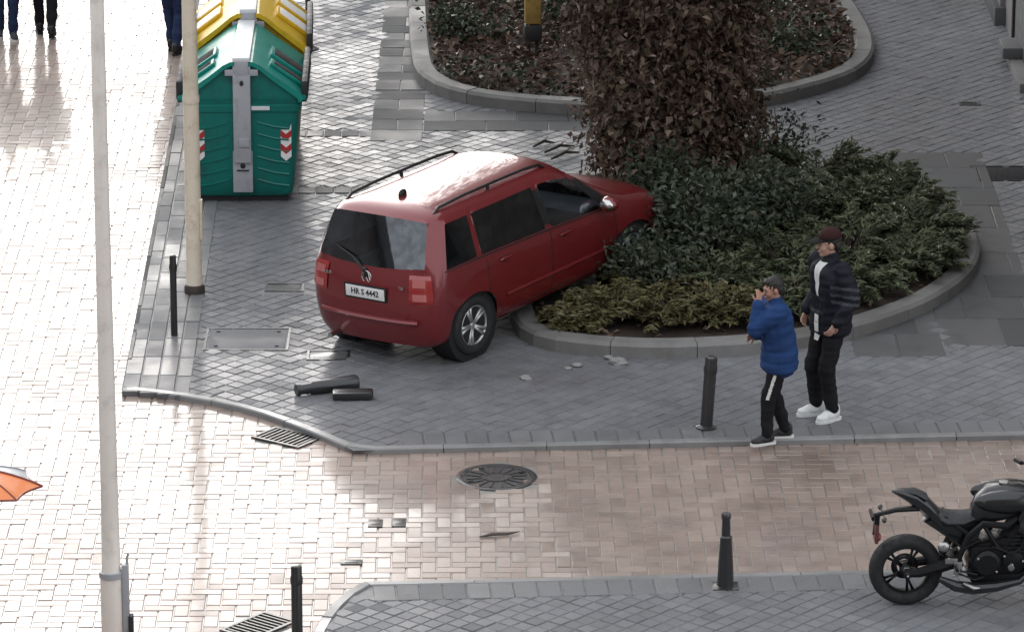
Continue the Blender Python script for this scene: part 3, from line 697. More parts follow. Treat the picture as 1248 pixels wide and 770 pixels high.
# ------------------------------------------------------------------ red minivan
M_paint = NT('red_car_paint'); k = M_paint
k.l(k.mix(k.noise(2.5, 3, 0.5, k.objc()), (0.160, 0.011, 0.014), (0.19, 0.015, 0.018)), k.b.inputs['Base Color'])
k.b.inputs['Metallic'].default_value = 0.25; k.b.inputs['Roughness'].default_value = 0.34
k.b.inputs['Coat Weight'].default_value = 1.0; k.b.inputs['Coat Roughness'].default_value = 0.05; k.b.inputs['Coat IOR'].default_value = 1.42
k.bump(k.noise(70, 2, 0.5, k.objc()), 0.06, 0.003); M_paint = k.m
M_black = plain('black_plastic', (0.012, 0.012, 0.013), 0.45, var=0.2, scale=10)
M_tyre = plain('tyre_rubber', (0.014, 0.014, 0.014), 0.75, var=0.3, scale=14, bump=0.2)
M_alloy = plain('alloy_silver', (0.50, 0.50, 0.49), 0.35, 0.7, var=0.1, scale=8, coat=0.4)
M_chrome = plain('chrome', (0.62, 0.60, 0.58), 0.22, 1.0, var=0.05)
M_seat = plain('seat_cloth', (0.11, 0.112, 0.118), 0.85, var=0.2, scale=12)
M_seatl = plain('pale_headrest', (0.34, 0.34, 0.35), 0.8, var=0.1)
M_glass = glassmat('car_glass', (0.80, 0.86, 0.90), 0.7)
M_glassd = glassmat('privacy_glass', (0.16, 0.165, 0.17), 0.5)
M_red = plain('tail_light_red', (0.30, 0.018, 0.018), 0.15, var=0.1, coat=1.0, coatr=0.05)
M_redw = plain('tail_light_clear', (0.45, 0.13, 0.12), 0.15, var=0.1, coat=1.0, coatr=0.05)
M_white = plain('white_paint', (0.75, 0.75, 0.73), 0.4, var=0.04)
M_ink = plain('black_ink', (0.02, 0.02, 0.02), 0.6)

ROW = [(0.70, 0.20), (0.83, 0.24), (0.875, 0.43), (0.897, 0.64), (0.892, 0.86), (0.868, 1.035), (0.748, 1.470), (0.665, 1.575), (0.38, 1.618), (0.0, 1.628)]
def col(xs, ky=1.0, **ov):
    if not isinstance(xs, (list, tuple)): xs = [xs]*10
    r = []
    for i in range(10):
        y, z = ROW[i]; y *= ky if not isinstance(ky, list) else ky[i]; x = xs[i]
        if 'r%d' % i in ov: q = ov['r%d' % i]; x, y, z = (q[0] if q[0] is not None else x), (q[1] if q[1] is not None else y), (q[2] if q[2] is not None else z)
        r.append((x, y, z))
    return r
CO = [
 col([-1.88, -1.93, -1.99, -1.99, -1.97, -1.92, -1.75, -1.70, -1.69, -1.69], [0.82, 0.82, 0.83, 0.835, 0.84, 0.835, 0.855, 0.87, 0.9, 1], r5=(None, None, 1.075), r6=(None, None, 1.508), r7=(None, None, 1.552), r8=(None, None, 1.588), r9=(None, None, 1.598)),
 col([-1.83, -1.85, -1.88, -1.89, -1.88, -1.84, -1.66, -1.58, -1.55, -1.55], [0.975]*4+[0.98, 0.98, 0.988, 0.99, 1, 1], r9=(None, None, 1.618)),
 col([-1.73, -1.73, -1.72, -1.74, -1.76, -1.74, -1.60, -1.50, -1.45, -1.45], 1.0, r2=(-1.715, None, 0.44)),
 col([-1.60, -1.60, -1.60, -1.60, -1.62, -1.62, -1.52, -1.44, -1.38, -1.38], 1.0, r3=(-1.59, 0.905, 0.615), r2=(-1.66, None, 0.55)),
 col([-1.34, -1.34, -1.34, -1.34, -1.42, -1.44, -1.38, -1.32, -1.28, -1.28], 1.0, r3=(-1.34, 0.910, 0.71), r4=(None, 0.897, 0.875)),
 col([-1.08, -1.08, -1.08, -1.08, -1.15, -1.25, -1.25, -1.18, -1.12, -1.12], 1.0, r3=(-1.09, 0.905, 0.615), r2=(-1.02, None, 0.55)),
 col([-0.95, -0.95, -0.965, -0.97, -1.05, -1.17, -1.18, -1.10, -1.05, -1.05], 1.0, r2=(-0.965, None, 0.44)),
 col([-0.55]*4+[-0.6, -0.64, -0.68, -0.62, -0.57, -0.57], 1.0, r5=(None, None, 1.02)),
 col([-0.08]*4+[-0.10, -0.12, -0.20, -0.18, -0.15, -0.15], 1.0, r5=(None, None, 1.005)),
 col([0.02]*4+[0.0, -0.02, -0.10, -0.08, -0.05, -0.05], 1.0, r5=(None, None, 1.0)),
 col([0.46]*4+[0.42, 0.40, 0.18, 0.12, 0.10, 0.10], 1.0, r5=(None, None, 0.98), r6=(None, None, 1.455)),
 col([0.95, 0.95, 0.965, 0.97, 0.92, 0.86, 0.42, 0.28, 0.26, 0.26], 1.0, r2=(0.965, None, 0.44), r4=(None, None, 0.83), r5=(None, None, 0.96), r6=(None, 0.735, 1.40), r7=(None, 0.64, 1.545), r9=(None, None, 1.62)),
 col([1.08, 1.08, 1.08, 1.09, 1.10, 1.08, 0.56, 0.36, 0.34, 0.34], 1.0, r3=(1.09, 0.905, 0.615), r2=(1.02, None, 0.55), r4=(None, None, 0.82), r5=(None, 0.86, 0.955), r6=(None, 0.715, 1.365), r7=(None, 0.60, 1.53), r8=(None, 0.36, 1.588), r9=(None, None, 1.60)),
 col([1.34, 1.34, 1.34, 1.34, 1.34, 1.30, 1.20, 1.12, 1.10, 1.10], 1.0, r3=(1.34, 0.91, 0.71), r4=(None, None, 0.83), r5=(None, 0.83, 0.94), r6=(None, 0.74, 1.00), r7=(None, 0.60, 1.03), r8=(None, 0.33, 1.05), r9=(None, None, 1.055)),
 col([1.60]*10, [0.99, 0.99, 0.99, 0.99, 0.98, 0.94, 1, 1, 1, 1], r3=(1.59, 0.90, 0.615), r2=(1.66, None, 0.55), r4=(None, None, 0.80), r5=(None, None, 0.905), r6=(None, 0.70, 0.95), r7=(None, 0.56, 0.975), r8=(None, 0.32, 0.99), r9=(None, None, 0.995)),
 col([1.73, 1.73, 1.715, 1.74, 1.76, 1.78, 1.78, 1.78, 1.78, 1.78], [0.97]*4+[0.95, 0.90, 1, 1, 1, 1], r2=(1.715, None, 0.44), r4=(None, None, 0.79), r5=(None, None, 0.87), r6=(None, 0.66, 0.905), r7=(None, 0.52, 0.925), r8=(None, 0.30, 0.94), r9=(None, None, 0.945)),
 col([1.90, 1.93, 1.95, 1.95, 1.95, 1.95, 1.97, 1.98, 1.99, 1.99], [0.92, 0.90, 0.89, 0.88, 0.85, 0.80, 1, 1, 1, 1], r4=(None, None, 0.76), r5=(None, None, 0.80), r6=(None, 0.58, 0.83), r7=(None, 0.46, 0.845), r8=(None, 0.26, 0.855), r9=(None, None, 0.86)),
 col([1.96, 2.00, 2.04, 2.05, 2.05, 2.04, 2.05, 2.08, 2.1, 2.11], [0.78, 0.76, 0.74, 0.72, 0.68, 0.62, 1, 1, 1, 1], r4=(None, None, 0.70), r5=(None, None, 0.72), r6=(None, 0.46, 0.735), r7=(None, 0.36, 0.745), r8=(None, 0.2, 0.75), r9=(None, None, 0.755), r3=(None, None, 0.58)),
]
AX = 1.34                                     # the car's empty stands on the ground under its rear axle
verts = []; vid = {}
def vkey(kind, i, j, s):
    kk = (kind, i, j, 0 if ((kind == 'b' and j == 9) or (kind in 'tn' and i == 2)) else s)
    return kk
def getv(kind, i, j, s):
    kk = vkey(kind, i, j, s)
    if kk in vid: return vid[kk]
    if kind == 'b': x, y, z = CO[i][j]
    elif kind == 't':                          # tail cap: i = 1 halfway, 2 middle; j = row
        x, y, z = CO[0][j]; f = (1, 0.56, 0.0)[i]; x -= (0, 0.055, 0.07)[i]; y *= f
        if j == 5: z -= (0, 0.03, 0.04)[i]
        if j == 6: z += (0, 0.022, 0.032)[i]; x += (0, .01, .01)[i]
    else:                                      # nose cap
        x, y, z = CO[-1][j]; f = (1, 0.52, 0.0)[i]; x += (0, 0.07, 0.10)[i]; y *= f
        if j == 5: z += (0, 0.01, 0.02)[i]
    verts.append((x+AX, y*s, z)); vid[kk] = len(verts)-1; return vid[kk]
FACES = []                                    # (verts, tag)
NC = len(CO)
def quad(a, tagn, s): FACES.append((tuple(a if s > 0 else a[::-1]), tagn))
for s in (1, -1):
    b = lambda i, j: getv('b', i, j, s)
    for i in range(NC-1):
        for j in range(9):
            tg = 'body'
            if j in (0, 1, 2) and (2 <= i < 6 or 11 <= i < 15):
                if j < 2 or i in (3, 4, 12, 13): continue
                
            if j == 5:
                if 2 <= i < 5: tg = 'quarter%d' % s
                elif i in (6, 7): tg = 'rear%d' % s
                elif i in (9, 10): tg = 'front%d' % s
                elif i == 8: tg = 'pillar'
                elif i == 11: tg = 'pillar'
            if i == 12 and j >= 6: tg = 'screen'
            quad((b(i, j), b(i, j+1), b(i+1, j+1), b(i+1, j)), tg, s)
    tcap = lambda q, j: b(0, j) if q == 0 else getv('t', q, j, s)
    ncap = lambda q, j: b(NC-1, j) if q == 0 else getv('n', q, j, s)
    for q in (0, 1):
        for j in range(1, 6): quad((tcap(q, j), tcap(q, j+1), tcap(q+1, j+1), tcap(q+1, j))[::-1], 'back' if j == 5 else 'body', s)
        top = [b(0, 7), b(0, 8), b(0, 9)]
        quad((tcap(q, 6), top[q], top[q+1], tcap(q+1, 6))[::-1], 'body', s)
        for j in range(1, 5): quad((ncap(q, j), ncap(q, j+1), ncap(q+1, j+1), ncap(q+1, j)), 'grille' if j == 3 else 'body', s)
        nt_ = [b(NC-1, 6), b(NC-1, 7), b(NC-1, 8), b(NC-1, 9)]
        if q == 0: quad((ncap(0, 5), nt_[0], nt_[1], ncap(1, 5)), 'body', s)
        else: FACES.append(((ncap(1, 5), nt_[1], nt_[2], nt_[3], ncap(2, 5)) if s > 0 else (ncap(1, 5), nt_[1], nt_[2], nt_[3], ncap(2, 5))[::-1], 'body'))
def car_mesh(name, tags, mats, matof=lambda t: 0, levels=3):
    fs = [(f, t) for f, t in FACES if t in tags]; used = sorted({i for f, _ in fs for i in f}); mp = {a: q for q, a in enumerate(used)}
    me = bpy.data.meshes.new(name); me.from_pydata([verts[i] for i in used], [], [tuple(mp[i] for i in f) for f, _ in fs])
    for m_ in mats: me.materials.append(m_)
    me.polygons.foreach_set('material_index', [matof(t) for _, t in fs]); me.polygons.foreach_set('use_smooth', [True]*len(fs))
    cr = me.attributes.new('crease_vert', 'FLOAT', 'POINT')
    vals = [0.0]*len(used)
    for a in CORNERS:
        if a in mp: vals[mp[a]] = 0.85
    cr.data.foreach_set('value', vals)
    o = bpy.data.objects.new(name, me); md = o.modifiers.new('s', 'SUBSURF'); md.levels = levels; md.render_levels = levels
    me2 = evaluated(o, name)
    me2.polygons.foreach_set('use_smooth', [True]*len(me2.polygons)); me2.update()
    return me2
CORNERS = set()
for s in (1, -1):
    for i in (2, 5, 6, 8, 9, 11): CORNERS |= {getv('b', i, 5, s), getv('b', i, 6, s)}
    CORNERS |= {getv('b', 0, 5, s), getv('b', 0, 6, s), getv('b', 12, 6, s), getv('b', 13, 6, s)}
CTH = R(54.0)
cpos = Vector((-0.33, 45.67, 0))+Vector((-math.sin(CTH), math.cos(CTH), 0))*0.79
car = thing('minivan', 'red minivan with black roof rails crashed nose first into the planter', 'car', cpos, 0)
car.rotation_euler = (R(-1.6), R(-2.2), CTH); car.location.z = 0.02; car.scale = (1.01, 0.885, 0.94)
bodym = car_mesh('body', ('body', 'pillar', 'grille'), [M_paint, M_black], lambda t: 1 if t in ('pillar', 'grille') else 0)
body = link('body', bodym, car)
for nm, tg, mt in (('quarter_window', 'quarter', M_glassd), ('rear_door_window', 'rear', M_glassd), ('front_door_window', 'front', M_glass)):
    for s in (1, -1): link(nm, car_mesh(nm, (tg+str(s),), [mt]), car)
link('rear_window', car_mesh('rear_window', ('back',), [M_glass]), car)
link('windscreen', car_mesh('windscreen', ('screen',), [M_glass]), car)
bv = BVHTree.FromPolygons([v.co.copy() for v in bodym.vertices], [tuple(p.vertices) for p in bodym.polygons])
def hit(o, d):
    h = bv.ray_cast(Vector(o), Vector(d).normalized())
    return (h[0], h[1]) if h[0] is not None else (None, None)
def on_side(x, z, s, off=0.004):
    p, n = hit((x, s*2.0, z), (0, -s, 0))
    return p+Vector((0, s*off, 0)) if p is not None else Vector((x, s*0.88, z))
def on_tail(y, z, off=0.004):
    p, n = hit((-3.0, y, z), (1, 0, 0))
    return p+Vector((-off, 0, 0)) if p is not None else Vector((-0.8, y, z))
def rail(x, y, dz):
    p, n = hit((x, y, 3.0), (0, 0, -1)); return Vector((x, y, (p.z if p is not None else 1.6)+dz))
# interior
m = MB(); m.box((1.05, 0, 0.42), (3.1, 1.5, 0.06)); m.box((2.25, 0, 0.80), (0.5, 1.42, 0.3), bev=0.08); m.box((1.05, 0.72, 0.62), (2.7, 0.06, 0.44)); m.box((1.05, -0.72, 0.62), (2.7, 0.06, 0.44)); m.box((-0.26, 0, 0.62), (0.6, 1.36, 0.05)); m.build('interior', M_seat, car)
sm = MB(); sm.box((0, 0, 0.16), (0.5, 0.48, 0.16), bev=0.06); sm.box((-0.27, 0, 0.48), (0.14, 0.48, 0.62), bev=0.06, M=Matrix.Rotation(R(-6), 4, 'Y'))
sm_me = sm.mesh('seat', M_seat); hm = MB(); hm.box((-0.36, 0, 0.88), (0.11, 0.27, 0.19), bev=0.05); hm_me = hm.mesh('headrest', M_seatl)
for x, y in ((1.55, 0.37), (1.55, -0.37), (0.65, 0.45), (0.65, 0), (0.65, -0.45)):
    o = link('seat', sm_me, car, (x, y, 0.46)); link('headrest', hm_me, o)
# wheels
def tyre_prof(r, w, ri): return [(ri, -w*0.42), (ri+0.03, -w*0.49), (r-0.045, -w*0.52), (r-0.012, -w*0.45), (r, -w*0.30), (r, w*0.30), (r-0.012, w*0.45), (r-0.045, w*0.52), (ri+0.03, w*0.49), (ri, w*0.42)]
YM = Matrix.Rotation(R(90), 4, 'X')
tm = MB(); tm.lathe(tyre_prof(0.315, 0.205, 0.205), 36, M=YM, cap=False); tyre_me = tm.mesh('tyre', M_tyre)
rm = MB(); rm.lathe([(0.21, -0.09), (0.195, -0.07), (0.19, 0.05), (0.207, 0.086), (0.214, 0.090), (0.207, 0.094)], 36, M=YM, cap=False)
rm.lathe([(0.001, 0.065), (0.045, 0.065), (0.05, 0.05), (0.05, 0.0)], 16, M=YM, cap=False)
for k in range(5):
    for d in (-0.19, 0.19):
        a = k*2*PI/5+d*0.75; ca, sa = math.cos(a), math.sin(a)
        rm.tube([(ca*0.04, -0.055, sa*0.04), (ca*0.12+0.0, -0.062, sa*0.12), (ca*0.205, -0.072, sa*0.205)], [0.020, 0.017, 0.021], 6)
rim_me = rm.mesh('rim', M_alloy); dm = MB(); dm.lathe([(0.001, -0.02), (0.185, -0.02), (0.185, 0.06)], 24, M=YM, cap=False); disc_me = dm.mesh('brake_disc', M_black)
for x in (0.0, 2.68):
    for s in (-1, 1):
        wl = link('wheel', tyre_me, car, (x, s*0.775, 0.315), (0, 0, 0 if s < 0 else PI)); wl.rotation_euler[1] = random.uniform(0, 1)
        link('rim', rim_me, wl); link('brake_disc', disc_me, wl)
m = MB()
for x in (0.0, 2.68):
    for s in (-1, 1): m.lathe([(0.39, -0.16), (0.39, 0.12), (0.05, 0.12)], 24, M=Matrix.Translation((x, s*0.72, 0.315)) @ (YM if s < 0 else Matrix.Rotation(R(-90), 4, 'X')), cap=False)
m.box((1.34, 0, 0.24), (3.7, 1.3, 0.05)); m.build('underbody', M_black, car)
# shut lines, mouldings, handles
def line(pts, r=0.0045): 
    m = MB(); m.tube(pts, r, 5); return m
for s in (1, -1):
    m = MB()
    for xs in ([(-0.05+AX, z) for z in np.linspace(0.30, 0.96, 9)], [(1.00+AX+0.04*math.sin(q), z) for q, z in zip(np.linspace(0, 3, 9), np.linspace(0.32, 0.93, 9))], [(-1.10+AX+max(0, (0.62-z))*0.9, z) for z in np.linspace(0.32, 0.96, 9)]):
        m.tube([on_side(x, z, s, 0.0) for x, z in xs], 0.005, 5)
    m.tube([on_side(x, 0.315, s, 0.0) for x in np.linspace(0.45, 2.30, 12)], 0.005, 5)
    m.build('shut_line', M_black, car)
    m = MB(); m.tube([on_side(x, 0.50, s, 0.0) for x in np.linspace(0.52, 2.26, 14)], 0.022, 6, flat=1.0); m.build('side_moulding', M_paint, car)
    for x, z in ((0.52, 0.90), (1.52, 0.88)):
        m = MB(); p = on_side(x, z, s, 0.016); m.ball(p, (0.10, 0.016, 0.020), 12, 6); m.ball(p+Vector((0, -s*0.014, -0.005)), (0.07, 0.010, 0.03), 10, 5, 1); m.build('door_handle', [M_paint, M_black], car)
    m = MB(); m.tube([on_side(x, z, s, 0.002) for x, z in ((-0.42, 1.018), (0.1, 1.018), (0.22, 1.015), (1.2, 0.988), (1.33, 0.982), (1.8, 0.963), (2.2, 0.943))], 0.008, 5); m.build('window_trim', M_black, car)
    m = MB(); p = Vector((2.15, s*1.00, 1.03)); m.ball(p, (0.09, 0.12, 0.085), 14, 8); m.tube([p, (2.2, s*0.86, 0.97)], 0.03, 6); mr = m.build('door_mirror', M_paint, car)
    m = MB(); m.ball(p+Vector((-0.045, 0, 0)), (0.052, 0.10, 0.068), 14, 8); m.build('mirror_glass', M_chrome, mr)
    m = MB(); P = [rail(x, s*0.60, z) for x, z in ((-0.26, -0.01), (-0.18, 0.035), (0.2, 0.052), (0.8, 0.055), (1.2, 0.052), (1.46, 0.04), (1.56, -0.01))]
    m.tube(P, 0.017, 8); m.tube([rail(0.62, s*0.60, -0.02), rail(0.62, s*0.60, 0.05)], 0.02, 6); m.build('roof_rail', M_black, car)
    m = MB(); m.box((2.9, s*0.62, 0.72), (0.3, 0.3, 0.16), bev=0.05); m.ball((3.33, s*0.52, 0.66), (0.10, 0.16, 0.09), 12, 8); m.build('headlight', M_redw if False else M_chrome, car)
    # tail light wraps the corner
    P = []
    zs = np.linspace(0.71, 1.005, 9)
    for z in zs:
        r_ = []
        for a in np.linspace(R(122), R(160), 12):
            p, n_ = hit((-0.35, s*0.45, z), (math.cos(a), s*math.sin(a), 0)); p = p if p is not None else Vector((-0.7, s*0.8, z)); r_.append(p+Vector((math.cos(a), s*math.sin(a), 0))*(0.012 if 0 < z-0.71 < 0.29 else 0.002))
        P.append(r_)
    m = MB(); m.grid(P, flip=(s < 0)); tl = m.build('tail_light', M_red, car)
    for z0, z1 in ((0.745, 0.82), (0.885, 0.965)):
        P = []
        for z in np.linspace(z0, z1, 5):
            r_ = []
            for a in np.linspace(R(131), R(153), 7):
                p, n_ = hit((-0.35, s*0.45, z), (math.cos(a), s*math.sin(a), 0)); p = p if p is not None else Vector((-0.7, s*0.8, z)); r_.append(p+Vector((math.cos(a), s*math.sin(a), 0))*0.017)
            P.append(r_)
        m = MB(); m.grid(P, flip=(s < 0)); m.build('lamp_lens', M_redw, tl)
# tail details
m = MB(); m.tube([on_tail(y, 0.505+0.0*y, 0.0) for y in np.linspace(-0.66, 0.66, 15)], 0.034, 8, flat=0.8); m.build('bumper_strip', M_paint, car)
pt = on_tail(0, 0.77, 0.012); m = MB(); m.box(pt, (0.012, 0.53, 0.12), bev=0.003); m.box(pt+Vector((0.006, 0, 0)), (0.012, 0.58, 0.16), 1, bev=0.004); plate = m.build('number_plate', [M_white, M_black], car)
def lettering(txt, size, mat, parent, loc, rot, name='lettering', depth=0.002, sx=1.0, bold=0.0):
    cu = bpy.data.curves.new(name, 'FONT'); cu.body = txt; cu.size = size; cu.extrude = depth; cu.align_x = 'CENTER'; cu.align_y = 'CENTER'; cu.resolution_u = 2; cu.offset = bold
    me = evaluated(bpy.data.objects.new(name, cu), name)
    me.materials.clear(); me.materials.append(mat); q = link(name, me, parent, loc, rot); q.scale = (sx, 1, 1); return q
RR = (R(90), 0, R(-90))
lettering('HR S 4442', 0.088, M_ink, plate, pt+Vector((-0.007, 0, 0)), RR, bold=0.0015)
lettering('TOURAN', 0.045, M_chrome, car, on_tail(0.54, 0.90, 0.006), (R(84), 0, R(-82)), bold=0.001)
lettering('TDI', 0.045, M_chrome, car, on_tail(-0.46, 0.86, 0.006), (R(84), 0, R(-98)), bold=0.001)
bp = on_tail(0, 0.93, 0.006); m = MB(); BM = Matrix.Translation(bp) @ Matrix.Rotation(R(-90), 4, 'Y') @ Matrix.Rotation(R(90), 4, 'Z')
ring = [(0.062*math.cos(a), 0.062*math.sin(a), 0) for a in np.linspace(0, 2*PI, 25)]; m.tube(ring, 0.006, 6, M=BM)
for pl in ([(-0.028, 0.055), (0.0, 0.006), (0.028, 0.055)], [(-0.052, 0.034), (-0.026, -0.053), (0.0, 0.0), (0.026, -0.053), (0.052, 0.034)]): m.tube([(x, y, 0.002) for x, y in pl], 0.0055, 5, M=BM)
m.lathe([(0.001, -0.004), (0.06, -0.004)], 24, 1, BM, cap=False); m.build('badge', [M_chrome, M_black], car)
m = MB(); m.ball(on_tail(0.03, 1.0, 0.01), 0.03, 10, 6); m.tube([on_tail(0.03, 1.0, 0.02), (-0.655, 0.2, 1.12), (-0.605, 0.46, 1.19)], [0.014, 0.01, 0.006], 6); m.build('rear_wiper', M_black, car)
m = MB(); m.ball(rail(-0.05, 0, 0.015), (0.07, 0.022, 0.055), 10, 6); m.build('antenna', M_black, car)
m = MB(); m.tube([(-0.80, 0.45, 0.27), (-0.6, 0.45, 0.27)], 0.03, 8); m.build('exhaust', M_chrome, car)
# ------------------------------------------------------------------ recycling containers
M_hinge = plain('grey_galvanised', (0.36, 0.37, 0.39), 0.5, 0.0, var=0.12, scale=3, dirt=(0.26, 0.26, 0.265), coat=0.2)
M_lidw = plain('pale_grey_plate', (0.66, 0.67, 0.68), 0.45, var=0.08, coat=0.2)
def plastic(name, c): return plain(name, c, 0.42, var=0.10, scale=3.0, coat=0.2, coatr=0.25, spec=0.3, dirt=tuple(x*0.55+0.012 for x in c), bump=0.08, bscale=60)
M_teal = plastic('green_container_plastic', (0.008, 0.230, 0.185)); M_teald = plastic('dark_green_plastic', (0.005, 0.150, 0.125)); M_yelp = plastic('yellow_container_plastic', (0.66, 0.42, 0.02)); M_yeld = plastic('dark_yellow_plastic', (0.42, 0.26, 0.015))
M_chev_w = plain('reflective_white', (0.75, 0.74, 0.72), 0.35); M_chev_r = plain('reflective_red', (0.42, 0.03, 0.03), 0.35)
M_side = plain('black_rubber', (0.02, 0.02, 0.022), 0.6)
def container(loc, rz, label, mb, mbd, slots, W0=1.26, L0=1.65):
    """narrow end faces -y; body tapers to the foot, gabled lid on top"""
    t = thing('recycling_container', label, 'container', loc, rz, 'recycling containers')
    hw = lambda z: 0.5*W0*np.interp(z, [0.06, 0.25, 1.10, 1.18], [0.84, 0.88, 1.0, 1.03]); hl = lambda z: 0.5*L0*np.interp(z, [0.06, 0.25, 1.10, 1.18], [0.93, 0.95, 1.0, 1.02])
    m = MB()
    def loop(z, dw=0.0, rr=0.10):
        a, b = hw(z)+dw, hl(z)+dw; q = []
        for cx, cy, a0 in ((a-rr, b-rr, 0), (-a+rr, b-rr, 90), (-a+rr, -b+rr, 180), (a-rr, -b+rr, 270)):
            for k in range(5): an = R(a0+k*22.5); q.append((cx+rr*math.cos(an), cy+rr*math.sin(an), z))
        return q
    P = [loop(z, d) for z, d in ((0.07, -0.02), (0.10, 0.0), (0.25, 0.0), (0.6, 0.0), (1.02, 0.0), (1.03, 0.014), (1.10, 0.016), (1.11, 0.0), (1.16, 0.0))]
    P = [p+[p[0]] for p in P]; m.grid(P, flip=True); m.add([p for p in P[0][:-1]], [tuple(range(20))[::-1]]); body_ = m.build('body', mbd, t)
    # raised ribs on the end panel
    for k in range(6):
        z = 0.24+k*0.13
        for s in (-1, 1): rb = MB(); rb.tube([(s*0.16, -hl(z)-0.0, z+0.02), (s*0.34, -hl(z), z-0.03), (s*0.50, -hl(z), z-0.05)], 0.013, 5); rb.build('rib', mbd, t)
    # gable ends and roof: outline from eave to ridge
    zE, zR = 1.18, 1.57; ew = 0.5*W0*1.06
    out = [(-ew, zE), (-ew+0.03, zE+0.05), (-0.34, 1.44), (-0.20, zR-0.02), (-0.12, zR+0.02), (0.12, zR+0.02), (0.20, zR-0.02), (0.34, 1.44), (ew-0.03, zE+0.05), (ew, zE)]
    y0, y1 = -hl(1.18)-0.0, hl(1.18)
    m = MB(); m.prism([(x, z) for x, z in [(-0.5*W0*1.0, 1.12)]+[(x*0.96, z-0.03) for x, z in out[1:-1]]+[(0.5*W0*1.0, 1.12)]], -y1+0.03, -y0-0.03, M=Matrix.Rotation(R(90), 4, 'X')); m.build('gable', mbd, t)
    m = MB(); A = [(x, y0-0.02, z) for x, z in out]; B = [(x, y1+0.02, z) for x, z in out]; th = 0.045
    A2 = [(x*0.94, y0-0.02, z-th) for x, z in out]; B2 = [(x*0.94, y1+0.02, z-th) for x, z in out]
    m.grid([A, B], flip=False); m.grid([A2, B2], flip=True); m.grid([A2, A], flip=False); m.grid([B, B2], flip=False)
    m.add([A[0], B[0], B2[0], A2[0]], [(0, 1, 2, 3)]); m.add([A[-1], B[-1], B2[-1], A2[-1]], [(3, 2, 1, 0)])
    for s in (-1, 1): m.tube([(s*ew, y0+0.02, zE), (s*ew, y1-0.02, zE)], 0.03, 6)
    lid = m.build('lid', mb, t, sharp=25)
    # raised flap frames and slots in the roof slope
    nx, nz = (1.56-1.25), (ew-0.03-0.34)
    for s in (-1, 1):
        sl = math.atan2(1.44-(zE+0.05), ew-0.03-0.34)
        MS = Matrix.Translation((s*0.475, 0, 1.343)) @ Matrix.Rotation(s*sl, 4, 'Y')
        for (yy, lx, ly, mt, nm) in slots:
            m = MB(); m.box((0, yy, 0.022), (lx+0.07, ly+0.07, 0.04), 0, MS, bev=0.012); m.box((0, yy, 0.035), (lx, ly, 0.025), 1, MS, bev=0.006); m.build(nm, [mb, mt], lid)
    # lifting gear: strap up the end, plate over the ridge
    for s in (-1, 1):
        yy = s*hl(0.6); m = MB()
        m.box((0, s*(hl(0.9)+0.035), 0.96), (0.19, 0.06, 0.98), bev=0.012); m.box((0, s*(hl(0.3)+0.03), 0.36), (0.215, 0.055, 0.46), bev=0.012); m.box((0, s*(hl(1.1)+0.03), 1.51), (0.15, 0.05, 0.18), bev=0.01)
        m.build('lifting_bracket', M_hinge, t)
        m = MB(); m.box((0, s*(hl(0.3)+0.06), 0.38), (0.13, 0.02, 0.012)); m.ball((0, s*(hl(0.3)+0.06), 0.43), (0.03, 0.012, 0.03), 8, 6); m.ball((0, s*(hl(0.9)+0.068), 1.36), (0.022, 0.012, 0.03), 8, 6); m.build('bolt', M_side, t)
        m = MB(); m.box((0.02, s*(hl(0.9)+0.07), 0.70), (0.12, 0.03, 0.10), bev=0.01); m.build('latch', M_hinge, t)
    m = MB(); m.box((0, 0, zR+0.045), (0.19, L0*1.06, 0.05), bev=0.015); m.box((0, y0+0.02, zR-0.05), (0.19, 0.05, 0.20), bev=0.01); m.box((0, y1-0.02, zR-0.05), (0.19, 0.05, 0.20), bev=0.01); m.build('ridge_plate', M_lidw, t)
    m = MB(); m.box((0, -hl(1.1)-0.02, zR-0.10), (0.36, 0.03, 0.07), bev=0.01); m.build('hinge', M_hinge, t)
    m = MB(); m.box((0.20, -hl(1.07)-0.028, 1.075), (0.20, 0.012, 0.045), bev=0.004); m.build('grab_handle', M_lidw, t)
    for s in (-1, 1):
        m = MB(); m.box((s*(ew+0.01), 0, 1.25), (0.07, L0*0.95, 0.22), bev=0.03); m.box((s*(ew-0.02), 0, 1.14), (0.10, L0*0.9, 0.05), bev=0.01); m.build('side_flap', M_side, t)
    m = MB(); m.box((0, 0, 0.035), (W0*0.76, L0*0.85, 0.075)); m.build('foot', M_side, t)
    # chevron plates on the end corners
    for s in (-1, 1):
        c = MB(); x = s*0.47; zc = 0.74; n = 5; h = 0.075; w = 0.115
        for k in range(n):
            z = zc+0.16-k*h; c.add([(x-w/2, 0, z), (x, 0, z-0.05), (x+w/2, 0, z), (x+w/2, 0, z-h), (x, 0, z-h-0.05), (x-w/2, 0, z-h)], [(0, 5, 4, 1), (1, 4, 3, 2)], k % 2, Matrix.Translation((0, -hl(0.7)-0.006, 0)), False)
        c.build('chevron_plate', [M_chev_w, M_chev_r], t)
    return t
container((-2.93, 52.09, 0), R(1), 'green recycling container with chevron plates behind the beige post', M_teal, M_teald, [(0.02, 0.40, 0.28, M_hole, 'slot'), (-0.44, 0.38, 0.15, M_hole, 'slot')])
cy_ = container((-2.96, 53.86, 0), R(2), 'yellow recycling container with white lid panels behind the green one', M_yelp, M_yeld, [(-0.22, 0.36, 0.30, M_chev_w, 'lid_panel'), (0.30, 0.36, 0.30, M_chev_w, 'lid_panel')]); cy_.scale = (1.0, 1.0, 1.07)

